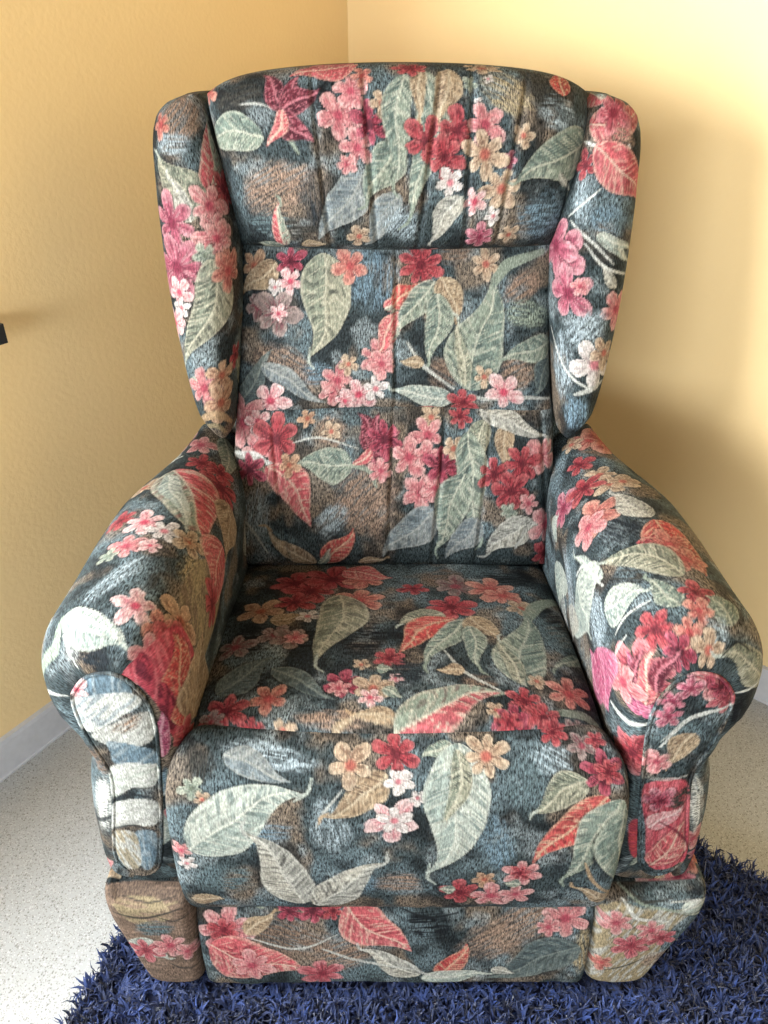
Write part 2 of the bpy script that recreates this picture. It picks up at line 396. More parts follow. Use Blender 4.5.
# the print as it lies on each piece of cloth (metres along the cloth)
# L leaf: base, tip, width, bend, colours; F flower: centre, radius, petals, turn, colours, squash
# S stroke; B dry-brushed patch, on the seat also painted shade; P painted shape
MOTIFS = {
 'headrest_cushion': [
  ('B',(0.1091,-0.0287),0.0628,0.0443,0.42,'B',0.9),
  ('B',(0.0619,0.0882),0.0316,0.029,-0.7,'d',0.8),
  ('B',(0.1663,-0.0574),0.0554,0.0263,-1.47,'D',0.6),
  ('B',(0.0954,-0.0754),0.0432,0.0227,-0.04,'g',0.7),
  ('B',(0.0778,0.0907),0.0437,0.0232,0.21,'n',1.0),
  ('B',(0.1968,0.0813),0.0178,0.0383,-0.19,'d',0.9),
  ('B',(0.1365,-0.0867),0.0374,0.0217,-0.01,'n',0.8),
  ('B',(0.0112,-0.0128),0.0257,0.0481,-0.06,'n',0.9),
  ('L',(0.2425,-0.0107),(0.1667,-0.1058),-0.466,0.0,'e'),
  ('L',(0.2989,-0.0381),(0.2412,-0.119),-0.428,0.0,'e'),
  ('L',(0.2974,0.0302),(0.2454,-0.0537),-0.563,0.051,'s'),
  ('L',(0.1043,0.0386),(-0.0129,0.0513),-0.426,0.024,'s'),
  ('S',[(0.0794,0.0817),(0.101,0.0809),(0.1321,0.0711)],0.0031,'w'),
  ('S',[(0.1148,0.0436),(0.1352,0.0395),(0.1495,0.0168)],0.0067,'s'),
  ('L',(0.1365,0.0701),(0.1111,0.1251),-0.489,0.089,'m'),
  ('L',(0.1384,0.0679),(0.1616,0.119),-0.479,0.0,'m'),
  ('L',(0.1368,0.0721),(0.1938,0.0964),-0.529,0.0,'m'),
  ('L',(0.1339,0.0681),(0.1742,0.0314),-0.632,0.092,'m'),
  ('L',(0.1368,0.0721),(0.1068,0.0268),-0.353,-0.093,'K'),
  ('F',(0.2148,0.0635),0.0296,5,0.4,'p',(1.0,0.0)),
  ('F',(0.2343,0.0933),0.0242,5,1.0,'p',(1.0,0.0)),
  ('F',(0.2359,0.0228),0.0262,5,2.0,'p',(1.0,0.0)),
  ('F',(0.2587,0.0515),0.0282,6,0.5,'m',(1.0,0.0)),
  ('F',(0.2192,0.0013),0.0151,5,0.5,'p',(1.0,0.0)),
  ('F',(0.2794,0.0783),0.0175,5,0.5,'t',(1.0,0.0)),
  ('F',(0.2503,0.1154),0.018,5,0.5,'c',(1.0,0.0)),
  ('L',(0.2423,0.145),(0.1477,0.1178),-0.48,0.0,'K'),
  ('L',(0.1091,-0.121),(0.114,-0.0449),-0.345,-0.091,'k'),
  ('L',(0.1045,-0.1314),(0.0634,-0.1105),-0.715,0.0,'s'),
  ('F',(0.2344,-0.0993),0.0193,5,0.5,'t',(1.0,0.0)),
  ('L',(0.1362,-0.1201),(0.1795,-0.1138),-0.503,0.0,'t'),
  ('F',(0.0191,0.1074),0.022,5,0.5,'c',(1.0,0.0)),
  ('B',(0.4523,0.0946),0.048,0.0324,-0.49,'o',0.7),
  ('B',(0.5303,0.0704),0.0292,0.0272,-0.21,'l',0.7),
  ('B',(0.4945,0.1195),0.0386,0.0248,-1.34,'n',0.8),
  ('B',(0.5166,0.093),0.0297,0.0275,0.09,'n',0.8),
  ('B',(0.5751,-0.0147),0.0322,0.0297,0.09,'g',0.8),
  ('B',(0.5322,-0.0656),0.0502,0.0383,0.06,'u',0.8),
  ('B',(0.3013,-0.078),0.0294,0.0368,0.9,'l',0.7),
  ('L',(0.3093,0.1177),(0.288,-0.0267),-0.273,0.0,'s'),
  ('L',(0.3404,0.1253),(0.3173,-0.0705),-0.263,-0.053,'s'),
  ('L',(0.3338,0.1292),(0.326,0.0554),-0.313,0.0,'t'),
  ('L',(0.3734,0.127),(0.3554,0.0504),-0.475,-0.048,'t'),
  ('F',(0.3186,0.1289),0.0256,7,0.5,'r',(0.6,0.0)),
  ('F',(0.4227,0.1333),0.0299,6,0.5,'t',(0.5,0.0)),
  ('F',(0.4161,0.0788),0.0068,4,0.5,'w',(1.0,0.0)),
  ('F',(0.4302,0.1106),0.0078,4,0.5,'w',(1.0,0.0)),
  ('F',(0.4026,0.1023),0.0134,5,0.2,'g',(1.0,0.0)),
  ('F',(0.3344,0.0303),0.032,5,0.2,'r',(1.0,0.0)),
  ('F',(0.3819,0.0438),0.0289,5,0.9,'r',(1.0,0.0)),
  ('F',(0.3638,0.0109),0.0307,6,1.4,'r',(1.0,0.0)),
  ('F',(0.4236,0.0518),0.0305,5,0.6,'p',(1.0,0.0)),
  ('F',(0.4795,0.0397),0.0169,5,0.0,'t',(1.0,0.0)),
  ('F',(0.4597,0.0074),0.013,5,0.0,'v',(1.0,0.0)),
  ('F',(0.375,-0.0231),0.0224,5,0.4,'w',(1.0,0.0)),
  ('F',(0.4243,0.0144),0.0336,6,0.3,'t',(1.0,0.0)),
  ('F',(0.4547,-0.0301),0.0309,6,0.8,'t',(1.0,0.0)),
  ('F',(0.4179,-0.0483),0.0212,5,0.4,'P',(1.0,0.0)),
  ('F',(0.45,-0.0675),0.0133,5,0.4,'w',(1.0,0.0)),
  ('L',(0.3942,-0.0411),(0.3558,-0.1125),-0.465,0.055,'w'),
  ('F',(0.4372,-0.1007),0.0227,6,0.4,'v',(1.0,0.0)),
  ('F',(0.4859,-0.0961),0.0173,5,0.4,'t',(1.0,0.0)),
  ('L',(0.5898,0.0448),(0.4764,-0.0228),-0.506,0.018,'s'),
  ('L',(0.5418,-0.0063),(0.5738,-0.0289),-0.254,0.0,'w'),
  ('L',(0.5395,0.093),(0.5329,0.1476),-0.555,0.0,'r'),
  ('S',[(0.5626,-0.0158),(0.5697,-0.0533),(0.574,-0.1111)],0.0064,'d'),
 ],
 'wing_L': [
  ('B',(0.2626,0.2193),0.044,0.0473,0.75,'B',1.0),
  ('B',(0.2435,0.1763),0.0354,0.0176,0.01,'l',0.8),
  ('F',(0.2221,0.2033),0.0227,5,0.4,'c',(1.0,0.0)),
  ('L',(0.2589,0.0776),(0.2099,0.1637),-0.725,0.066,'g'),
  ('L',(0.2505,0.0729),(0.2252,0.1358),-0.389,0.065,'w'),
  ('L',(0.2885,0.1151),(0.3194,0.2079),-0.563,0.078,'k'),
  ('F',(0.3186,0.1137),0.0315,5,0.5,'r',(1.0,0.0)),
  ('F',(0.2208,0.0717),0.0405,6,0.4,'v',(1.0,0.0)),
  ('F',(0.2833,0.0949),0.0331,5,0.2,'p',(1.0,0.0)),
  ('F',(0.2853,0.0551),0.0348,6,0.9,'p',(1.0,0.0)),
  ('F',(0.2228,0.01),0.0434,6,1.2,'v',(1.0,0.0)),
  ('F',(0.2951,0.0087),0.0283,5,1.2,'c',(1.0,0.0)),
  ('F',(0.2856,0.0497),0.0279,5,0.4,'p',(1.0,0.0)),
  ('F',(0.2658,0.0276),0.0176,5,0.4,'g',(1.0,0.0)),
  ('L',(0.2779,0.022),(0.2278,-0.1304),-0.406,-0.097,'g'),
  ('F',(0.3014,0.0016),0.0315,5,0.4,'c',(1.0,0.0)),
  ('F',(0.2237,-0.0251),0.0229,5,0.4,'P',(1.0,0.0)),
  ('F',(0.2266,-0.0476),0.0163,5,0.9,'w',(1.0,0.0)),
  ('L',(0.2206,-0.057),(0.2119,-0.0932),-0.726,0.0,'P'),
  ('F',(0.2065,-0.0726),0.0271,5,0.4,'P',(1.0,0.0)),
  ('L',(0.2646,-0.1496),(0.2327,-0.1577),-0.368,0.0,'s'),
  ('F',(0.2638,-0.1664),0.0302,6,0.2,'p',(1.0,0.0)),
  ('F',(0.2912,-0.1507),0.0265,5,1.0,'o',(1.0,0.0)),
  ('F',(0.2913,-0.1931),0.0309,5,0.5,'o',(1.0,0.0)),
  ('F',(0.3245,-0.1294),0.0192,5,0.5,'r',(1.0,0.0)),
  ('S',[(0.2371,-0.2321),(0.2784,-0.2102),(0.325,-0.2396)],0.0134,'t'),
  ('S',[(0.2427,-0.2497),(0.2767,-0.2293),(0.3012,-0.2518)],0.0097,'o'),
 ],
 'wing_R': [
  ('L',(0.2749,0.2017),(0.4151,0.2229),-0.419,0.0,'K'),
  ('F',(0.3212,0.2219),0.04,5,0.4,'K',(1.0,0.0)),
  ('B',(0.342,0.1851),0.0273,0.0166,-0.27,'B',1.0),
  ('F',(0.3459,0.1653),0.0132,5,0.5,'w',(1.0,0.0)),
  ('B',(0.2973,0.113),0.0501,0.0195,-1.38,'l',0.9),
  ('B',(0.345,0.0728),0.0381,0.0262,-0.46,'u',0.6),
  ('F',(0.2868,0.1486),0.0221,5,0.4,'r',(1.0,0.0)),
  ('S',[(0.2726,0.1785),(0.2955,0.1751),(0.3096,0.1655)],0.0048,'W'),
  ('L',(0.297,0.176),(0.4231,0.0799),-0.352,-0.051,'K'),
  ('S',[(0.3208,0.1186),(0.3009,0.0995),(0.2783,0.0773)],0.0037,'W'),
  ('S',[(0.285,0.0721),(0.3243,0.045),(0.3571,0.0152)],0.0041,'W'),
  ('L',(0.3286,0.0567),(0.3954,0.0144),-0.238,0.0,'p'),
  ('F',(0.2766,0.0256),0.0484,5,0.4,'v',(1.0,0.0)),
  ('F',(0.2549,0.0325),0.0456,5,0.1,'v',(1.0,0.0)),
  ('F',(0.2915,-0.0288),0.0405,5,0.7,'v',(1.0,0.0)),
  ('F',(0.3092,-0.0165),0.0149,5,0.7,'p',(1.0,0.0)),
  ('L',(0.3305,0.0584),(0.4016,0.0277),-0.187,0.0,'p'),
  ('L',(0.3648,-0.0198),(0.3368,0.0182),-0.346,0.0,'w'),
  ('S',[(0.3127,0.0439),(0.3448,0.0109),(0.3983,-0.0059)],0.0041,'W'),
  ('F',(0.3697,-0.0514),0.032,5,0.4,'p',(1.0,0.0)),
  ('B',(0.3175,-0.0803),0.0417,0.0288,0.8,'l',0.9),
  ('B',(0.2743,-0.1432),0.0597,0.0292,-1.63,'l',0.8),
  ('B',(0.3006,-0.21),0.0325,0.0275,-1.56,'u',0.8),
  ('F',(0.3322,-0.1313),0.0383,5,0.4,'w',(1.0,0.0)),
  ('F',(0.3478,-0.1141),0.0241,5,0.4,'t',(1.0,0.0)),
  ('S',[(0.351,-0.1574),(0.3217,-0.1707),(0.3008,-0.179)],0.0079,'w'),
  ('S',[(0.2387,-0.0911),(0.2957,-0.1529),(0.3274,-0.1707)],0.0042,'W'),
 ],
 'back_cushion': [
  ('B',(0.0836,-0.0579),0.0664,0.0319,-0.53,'B',0.7),
  ('B',(0.2212,0.0744),0.0562,0.0481,-1.55,'u',0.6),
  ('B',(0.1379,-0.0702),0.0322,0.0217,-0.03,'u',0.6),
  ('F',(0.0341,0.0954),0.0259,5,0.2,'o',(1.0,0.0)),
  ('L',(0.0703,0.1013),(0.0119,0.0522),-0.558,0.0,'t'),
  ('F',(0.0919,0.1023),0.0257,6,0.5,'m',(1.0,0.0)),
  ('F',(0.0924,0.0727),0.0217,5,0.4,'P',(1.0,0.0)),
  ('F',(0.068,0.0641),0.013,5,0.4,'w',(1.0,0.0)),
  ('F',(0.0403,0.034),0.0233,5,0.4,'f',(1.0,0.0)),
  ('L',(0.1463,0.1131),(0.1225,-0.045),-0.497,-0.116,'g'),
  ('F',(0.1859,0.0928),0.0289,5,0.4,'c',(1.0,0.0)),
  ('F',(0.0722,0.0243),0.0396,5,0.1,'f',(1.0,0.0)),
  ('F',(0.0739,0.0243),0.0153,5,0.1,'P',(1.0,0.0)),
  ('L',(0.0043,-0.1233),(0.0637,-0.03),-0.319,0.047,'d'),
  ('L',(0.0476,-0.0557),(0.1514,-0.1188),-0.254,0.0,'e'),
  ('F',(0.1596,-0.0997),0.0251,5,0.2,'p',(1.0,0.0)),
  ('F',(0.1694,-0.0822),0.0279,5,1.2,'p',(1.0,0.0)),
  ('F',(0.1865,-0.0569),0.0162,5,0.4,'t',(1.0,0.0)),
  ('F',(0.2026,-0.1064),0.028,5,1.9,'P',(1.0,0.0)),
  ('F',(0.2296,-0.097),0.0215,5,0.9,'w',(1.0,0.0)),
  ('F',(0.181,-0.1167),0.0183,5,0.9,'P',(1.0,0.0)),
  ('L',(0.2688,0.0228),(0.2432,-0.0371),-0.491,0.0,'K'),
  ('F',(0.2308,-0.0464),0.03,6,0.4,'p',(1.0,0.0)),
  ('L',(0.2412,0.0283),(0.2716,0.0462),-0.614,0.0,'k'),
  ('F',(0.0636,-0.1134),0.032,5,0.2,'P',(1.0,0.0)),
  ('F',(0.0155,-0.144),0.0402,5,0.6,'p',(1.0,0.0)),
  ('B',(0.4635,0.0653),0.0393,0.0245,0.58,'B',1.0),
  ('B',(0.4718,0.0239),0.0431,0.0256,-0.18,'s',0.7),
  ('B',(0.4567,-0.066),0.0306,0.03,0.5,'B',0.9),
  ('B',(0.3428,-0.0712),0.0317,0.0279,-0.5,'b',0.8),
  ('B',(0.3537,0.1118),0.0322,0.0211,0.03,'b',0.9),
  ('F',(0.3007,0.0941),0.0351,8,0.4,'r',(1.0,0.0)),
  ('L',(0.2554,0.0306),(0.3042,0.0695),-0.594,0.0,'r'),
  ('F',(0.4023,0.0977),0.0248,6,0.4,'t',(1.0,0.0)),
  ('L',(0.324,0.0698),(0.2642,-0.0153),-0.388,0.051,'s'),
  ('L',(0.3323,0.0761),(0.3588,0.009),-0.566,-0.103,'t'),
  ('L',(0.3278,0.052),(0.3187,-0.0543),-0.416,-0.052,'s'),
  ('S',[(0.4185,0.0698),(0.4347,0.0958),(0.4924,0.1171)],0.0182,'s'),
  ('L',(0.381,-0.0978),(0.4139,0.0774),-0.493,0.021,'s'),
  ('L',(0.3748,-0.0896),(0.3629,0.0143),-0.205,0.0,'g'),
  ('L',(0.521,-0.0225),(0.4342,-0.0483),-0.457,0.027,'s'),
  ('L',(0.5149,-0.0498),(0.4843,-0.1061),-0.53,0.0,'d'),
  ('S',[(0.2833,-0.0238),(0.3053,-0.0557),(0.3558,-0.0957)],0.006,'w'),
  ('L',(0.3096,-0.0567),(0.2714,-0.0516),-0.491,0.0,'t'),
  ('L',(0.3556,-0.1133),(0.2577,-0.1002),-0.388,0.0,'p'),
  ('S',[(0.3825,-0.1035),(0.4066,-0.1114),(0.4607,-0.1078),(0.5123,-0.1142)],0.0071,'w'),
  ('F',(0.4048,-0.0748),0.0184,5,0.4,'t',(1.0,0.0)),
  ('F',(0.4349,-0.0992),0.0309,5,0.4,'P',(1.0,0.0)),
  ('F',(0.3717,-0.119),0.0259,6,0.4,'r',(1.0,0.0)),
  ('L',(0.2605,0.0198),(0.231,-0.0453),-0.414,0.0,'K'),
  ('F',(0.2392,-0.057),0.024,5,0.4,'p',(1.0,0.0)),
  ('L',(0.2528,-0.1481),(0.3423,-0.1317),-0.264,0.0,'K'),
 ],
 'lumbar_cushion': [
  ('B',(0.2457,-0.0136),0.0638,0.0645,0.83,'B',1.0),
  ('B',(0.1846,0.1071),0.0274,0.0292,0.79,'B',0.9),
  ('B',(0.0534,-0.04),0.0564,0.0368,-1.75,'l',0.7),
  ('B',(0.1894,-0.0444),0.0353,0.03,0.83,'l',0.7),
  ('B',(0.1086,-0.0871),0.0499,0.0254,-0.42,'g',0.7),
  ('B',(0.1314,0.011),0.0291,0.0227,-0.4,'D',0.6),
  ('F',(0.0274,0.1169),0.0439,5,0.6,'p',(1.0,0.0)),
  ('F',(0.0553,0.1235),0.0248,5,0.6,'P',(1.0,0.0)),
  ('F',(0.0589,0.0788),0.0307,5,0.2,'p',(1.0,0.0)),
  ('F',(0.0909,0.0967),0.0441,6,0.5,'r',(1.0,0.0)),
  ('F',(0.1431,0.1293),0.0174,5,0.5,'o',(1.0,0.0)),
  ('F',(0.1846,0.1071),0.0172,5,0.5,'t',(1.0,0.0)),
  ('L',(0.2545,0.0739),(0.227,0.1383),-0.55,0.15,'m'),
  ('L',(0.2574,0.0739),(0.2642,0.1389),-0.51,0.0,'m'),
  ('L',(0.2543,0.0795),(0.3044,0.1107),-0.607,0.0,'m'),
  ('L',(0.2545,0.0739),(0.2788,0.0258),-0.6,0.05,'m'),
  ('L',(0.2543,0.0795),(0.2166,0.0479),-0.358,-0.082,'K'),
  ('S',[(0.1225,0.0908),(0.1622,0.0975),(0.2315,0.0792)],0.0034,'w'),
  ('S',[(0.0015,0.0617),(0.0502,0.0694),(0.0814,0.0533)],0.0092,'W'),
  ('S',[(0.0122,0.0582),(0.0568,0.0626),(0.1068,0.0468)],0.0066,'w'),
  ('L',(0.2221,0.052),(0.1271,0.0519),-0.629,0.03,'s'),
  ('S',[(0.221,0.0508),(0.2485,0.0441),(0.263,0.0154)],0.0092,'s'),
  ('L',(0.0767,0.0518),(0.157,-0.0548),-0.445,-0.111,'K'),
  ('F',(0.0454,0.0416),0.0294,6,0.4,'m',(1.0,0.0)),
  ('F',(0.1168,0.0535),0.0199,5,0.4,'o',(1.0,0.0)),
  ('L',(0.1631,-0.1302),(0.0787,-0.0547),-0.259,-0.08,'t'),
  ('L',(0.1778,-0.1273),(0.2268,-0.0576),-0.514,0.047,'r'),
  ('L',(0.1688,-0.1334),(0.1897,-0.0951),-0.34,0.042,'s'),
  ('L',(0.2362,-0.1269),(0.2847,-0.1142),-0.308,0.0,'t'),
  ('S',[(0.0243,-0.0351),(0.0532,-0.0647),(0.0794,-0.1049)],0.0051,'w'),
  ('F',(0.2737,0.0959),0.0333,6,0.4,'m',(1.0,0.0)),
  ('F',(0.2699,0.0431),0.022,6,0.4,'p',(1.0,0.0)),
  ('F',(0.3566,0.1318),0.0222,5,0.4,'t',(1.0,0.0)),
  ('F',(0.3508,0.1024),0.0322,5,0.4,'p',(1.0,0.0)),
  ('F',(0.3198,0.0656),0.0356,5,1.0,'p',(1.0,0.0)),
  ('F',(0.3483,0.0689),0.0227,5,1.0,'p',(1.0,0.0)),
  ('F',(0.34,0.005),0.0307,5,0.2,'p',(1.0,0.0)),
  ('F',(0.364,0.0145),0.0235,5,0.2,'p',(1.0,0.0)),
  ('F',(0.3783,0.0513),0.0339,6,0.4,'m',(1.0,0.0)),
  ('F',(0.3977,0.08),0.0211,5,0.4,'t',(1.0,0.0)),
  ('L',(0.3656,-0.0235),(0.2753,-0.1107),-0.484,0.0,'e'),
  ('L',(0.4542,0.1277),(0.4248,0.0461),-0.457,0.0,'g'),
  ('L',(0.4225,0.1079),(0.4527,-0.077),-0.288,0.048,'s'),
  ('L',(0.4181,0.0373),(0.371,-0.0975),-0.436,0.0,'s'),
  ('L',(0.4441,-0.0396),(0.3906,-0.1172),-0.497,0.0,'e'),
  ('L',(0.4907,0.122),(0.4815,0.0433),-0.409,0.0,'t'),
  ('F',(0.5482,0.0626),0.0332,5,0.4,'p',(1.0,0.0)),
  ('F',(0.4683,0.0379),0.0313,6,0.4,'r',(1.0,0.0)),
  ('F',(0.5144,0.0557),0.0333,6,0.9,'r',(1.0,0.0)),
  ('F',(0.4979,0.0078),0.0361,6,0.2,'r',(1.0,0.0)),
  ('F',(0.4938,-0.028),0.015,5,0.2,'g',(1.0,0.0)),
  ('F',(0.5282,-0.0147),0.018,5,0.2,'p',(1.0,0.0)),
  ('L',(0.5364,-0.0447),(0.4603,-0.1108),-0.548,0.088,'w'),
  ('L',(0.5612,-0.0449),(0.5124,-0.0878),-0.355,0.095,'w'),
  ('F',(0.5668,-0.0589),0.0389,5,0.2,'p',(1.0,0.0)),
  ('F',(0.5686,-0.1138),0.0307,5,0.2,'r',(1.0,0.0)),
  ('L',(0.4425,0.144),(0.5603,0.0962),-0.284,0.0,'w'),
  ('F',(0.4098,0.133),0.022,6,0.4,'r',(1.0,0.0)),
 ],
 'arm_L': [
  ('B',(0.511,0.1152),0.0441,0.0287,-1.69,'o',0.9),
  ('B',(0.5491,0.1606),0.037,0.0235,-1.64,'n',0.6),
  ('B',(0.6015,0.1833),0.0591,0.0164,-2.01,'l',0.9),
  ('B',(0.7751,0.2599),0.0221,0.0378,0.47,'d',0.9),
  ('B',(0.6044,0.2921),0.0376,0.0188,2.84,'D',0.9),
  ('B',(0.6942,-0.2369),0.0383,0.0164,-2.39,'w',0.7),
  ('F',(0.5854,-0.2193),0.0336,5,0.4,'p',(1.0,0.0)),
  ('F',(0.6714,-0.2596),0.0597,5,0.4,'p',(1.0,0.0)),
  ('L',(0.6521,-0.2157),(0.6717,-0.1406),-0.986,0.0,'w'),
  ('F',(0.6361,-0.0697),0.0304,4,0.4,'t',(1.0,0.0)),
  ('S',[(0.6927,-0.1381),(0.6691,-0.1689),(0.6147,-0.1802)],0.0095,'W'),
  ('L',(0.55,-0.2677),(0.5128,-0.1523),-0.366,0.0,'s'),
  ('F',(0.5682,-0.1565),0.0293,6,0.4,'r',(1.0,0.0)),
  ('F',(0.5233,-0.1143),0.0467,6,0.4,'r',(1.0,0.0)),
  ('F',(0.5333,-0.1564),0.0275,6,0.4,'r',(1.0,0.0)),
  ('L',(0.6033,-0.1218),(0.4886,0.0673),-0.47,0.05,'k'),
  ('L',(0.6068,-0.1027),(0.5448,0.0514),-0.194,0.0,'p'),
  ('F',(0.6388,0.0359),0.0262,6,0.4,'r',(1.0,0.0)),
  ('F',(0.5993,0.0559),0.03,6,0.4,'P',(1.0,0.0)),
  ('F',(0.5694,0.0724),0.0244,6,1.0,'w',(1.0,0.0)),
  ('F',(0.608,0.1115),0.0272,6,0.4,'p',(1.0,0.0)),
  ('F',(0.579,0.1095),0.0149,5,0.4,'P',(1.0,0.0)),
  ('F',(0.6268,0.127),0.0157,5,0.4,'g',(1.0,0.0)),
  ('F',(0.5347,0.0723),0.0272,5,0.4,'t',(1.0,0.0)),
  ('F',(0.5344,0.0736),0.0124,5,0.4,'o',(1.0,0.0)),
  ('F',(0.5636,0.2255),0.0265,5,0.2,'P',(1.0,0.0)),
  ('L',(0.6486,0.234),(0.5533,0.2772),-0.443,0.059,'p'),
  ('L',(0.6069,0.2513),(0.564,0.2681),-0.408,0.041,'p'),
  ('P',[(0.5205,0.1743),(0.5075,0.0809),(0.4655,0.0544),(0.415,0.0615),(0.4125,0.1553),(0.4048,0.2079),(0.4758,0.2288)],'o','b',2.11),
  ('L',(0.5015,-0.0973),(0.4521,-0.0011),-0.783,0.0,'t'),
  ('L',(0.4768,0.0017),(0.456,0.1157),-0.785,0.0,'K'),
  ('F',(0.4542,0.1099),0.0366,5,0.4,'r',(1.0,0.0)),
  ('F',(0.5041,0.2074),0.0362,5,0.4,'o',(1.0,0.0)),
  ('F',(0.523,0.241),0.0273,5,0.8,'c',(1.0,0.0)),
  ('F',(0.5017,0.2487),0.0379,6,0.4,'r',(1.0,0.0)),
  ('F',(0.5174,0.2738),0.0359,6,0.9,'p',(1.0,0.0)),
  ('P',[(0.5385,0.307),(0.5282,0.2665),(0.5097,0.2194),(0.4575,0.2082),(0.4011,0.2214),(0.375,0.2701),(0.4416,0.2878),(0.491,0.2996)],'K','k',2.83),
  ('L',(0.4347,0.2582),(0.5099,0.2305),-0.682,0.0,'r'),
  ('P',[(0.476,0.2776),(0.4485,0.2671),(0.4065,0.2641),(0.3911,0.2761),(0.4416,0.2878)],'m','K',-3.13),
  ('P',[(0.534,0.2735),(0.506,0.2736),(0.4866,0.2879),(0.5166,0.2936)],'m','K',2.85),
  ('L',(0.3841,0.2561),(0.4482,0.2211),-0.924,0.0,'r'),
  ('L',(0.3595,0.2894),(0.4277,0.2859),-0.349,0.0,'v'),
  ('L',(0.3707,0.2293),(0.4537,0.1666),-1.325,0.0,'t'),
  ('F',(0.36,0.2517),0.0314,5,0.4,'r',(1.0,0.0)),
  ('S',[(0.7469,0.2505),(0.6727,0.2655),(0.6484,0.235)],0.016,'s'),
  ('S',[(0.6485,0.2567),(0.6461,0.2779),(0.6458,0.2982)],0.0034,'W'),
  ('S',[(0.7615,0.2408),(0.7428,0.271),(0.7257,0.3036)],0.0051,'W'),
  ('F',(0.2552,0.2964),0.0234,5,0.4,'p',(1.0,0.0)),
  ('L',(0.1971,0.3022),(0.2873,0.2984),-0.285,0.0,'p'),
  ('L',(0.3146,0.297),(0.3476,0.2597),-0.508,0.0,'s'),
  ('S',[(0.295,0.3033),(0.316,0.2871),(0.3327,0.2661)],0.0037,'W'),
  ('B',(0.9305,0.2861),0.0638,0.0185,-0.06,'W',1.0),
  ('S',[(0.9781,0.2595),(0.9662,0.2808),(0.9529,0.299)],0.0072,'D'),
  ('F',(1.0975,0.2494),0.0543,5,0.4,'p',(1.0,0.0)),
  ('B',(0.0815,0.3265),0.0285,0.0285,-0.74,'g',0.9),
  ('B',(0.847,0.2829),0.0285,0.0285,2.34,'b',0.8),
  ('B',(0.324,0.291),0.0222,0.0129,3.02,'u',0.8),
 ],
 'face_L': [
  ('P',[(-0.364,0.594),(-0.3405,0.6133),(-0.3156,0.6135),(-0.2978,0.5947),(-0.3075,0.5812),(-0.3548,0.5775)],'u','l',-1.61),
  ('F',(-0.3591,0.5935),0.0161,5,0.4,'P',(1.0,0.0)),
  ('P',[(-0.3698,0.5748),(-0.3485,0.5867),(-0.3058,0.592),(-0.2894,0.5748),(-0.3116,0.558),(-0.3538,0.5295),(-0.3703,0.542)],'W','l',0.73),
  ('P',[(-0.3546,0.526),(-0.2867,0.5601),(-0.285,0.517),(-0.3213,0.503),(-0.3377,0.5092)],'w','W',0.75),
  ('B',(-0.3094,0.5461),0.0259,0.0129,0.62,'B',0.7),
  ('P',[(-0.3365,0.5156),(-0.2914,0.5007),(-0.29,0.4729),(-0.3348,0.477),(-0.3379,0.4966)],'u','l',0.62),
  ('P',[(-0.3407,0.4723),(-0.29,0.4729),(-0.2954,0.437),(-0.3243,0.4341),(-0.3527,0.4133)],'W','p',0.29),
  ('S',[(-0.357,0.4),(-0.3263,0.4224),(-0.2974,0.4136)],0.0051,'D'),
  ('P',[(-0.358,0.3942),(-0.3278,0.4135),(-0.2986,0.4052),(-0.3051,0.3624),(-0.336,0.3654),(-0.3663,0.3506)],'W','w',0.45),
  ('S',[(-0.3666,0.3491),(-0.3362,0.364),(-0.3072,0.3491)],0.0042,'D'),
  ('P',[(-0.3342,0.3484),(-0.3088,0.3444),(-0.3217,0.2789),(-0.3361,0.2785)],'u','l',-1.63),
  ('P',[(-0.366,0.3405),(-0.3342,0.3484),(-0.3378,0.2826),(-0.3616,0.2788)],'w','o',-1.24),
 ],
 'base_L_front': [
  ('P',[(-0.3869,0.271),(0.0911,0.2436),(-0.2776,-0.0199),(-0.3592,0.0246),(-0.3871,0.181)],'b','B',-0.09),
  ('P',[(-0.372,0.2473),(-0.3188,0.245),(-0.2993,0.2104),(-0.3419,0.1945),(-0.3646,0.2105)],'o','B',-0.36),
  ('S',[(-0.3767,0.2369),(-0.3425,0.2248),(-0.2936,0.2377)],0.0073,'o'),
  ('S',[(-0.3789,0.2217),(-0.3397,0.2091),(-0.2887,0.2261)],0.0045,'n'),
  ('S',[(-0.3683,0.2529),(-0.3281,0.2386),(-0.2946,0.2492)],0.0033,'n'),
  ('B',(-0.328,0.1861),0.03,0.0185,0.0,'g',1.0),
  ('B',(-0.312,0.0836),0.0266,0.0214,-0.02,'b',0.8),
  ('L',(-0.3669,0.1553),(-0.318,0.1143),-0.865,0.0,'p'),
  ('F',(-0.3467,0.1332),0.0274,6,0.4,'K',(1.0,0.0)),
  ('F',(-0.3108,0.1464),0.0273,6,0.4,'p',(1.0,0.0)),
  ('F',(-0.2904,0.1284),0.0182,5,0.4,'p',(1.0,0.0)),
  ('S',[(-0.3194,0.2106),(-0.3005,0.2022),(-0.2812,0.2083)],0.003,'n'),
  ('S',[(-0.3195,0.1043),(-0.3009,0.0877),(-0.2814,0.0867)],0.0034,'n'),
 ],
 'footrest_pad': [
  ('B',(-0.1562,-0.2122),0.0663,0.0184,-0.17,'l',0.8),
  ('B',(-0.2372,-0.2231),0.0269,0.0231,-1.73,'n',0.8),
  ('B',(-0.0834,-0.3104),0.0508,0.0283,-1.48,'l',0.8),
  ('B',(-0.1667,-0.3161),0.0434,0.0272,0.01,'u',0.7),
  ('B',(-0.2183,-0.3992),0.0452,0.0371,0.01,'g',0.7),
  ('B',(-0.0452,-0.4066),0.0248,0.0309,-0.07,'u',0.6),
  ('L',(-0.2088,-0.2105),(-0.1285,-0.2417),-0.376,0.0,'e'),
  ('F',(-0.2471,-0.2507),0.0155,5,0.4,'g',(1.0,0.0)),
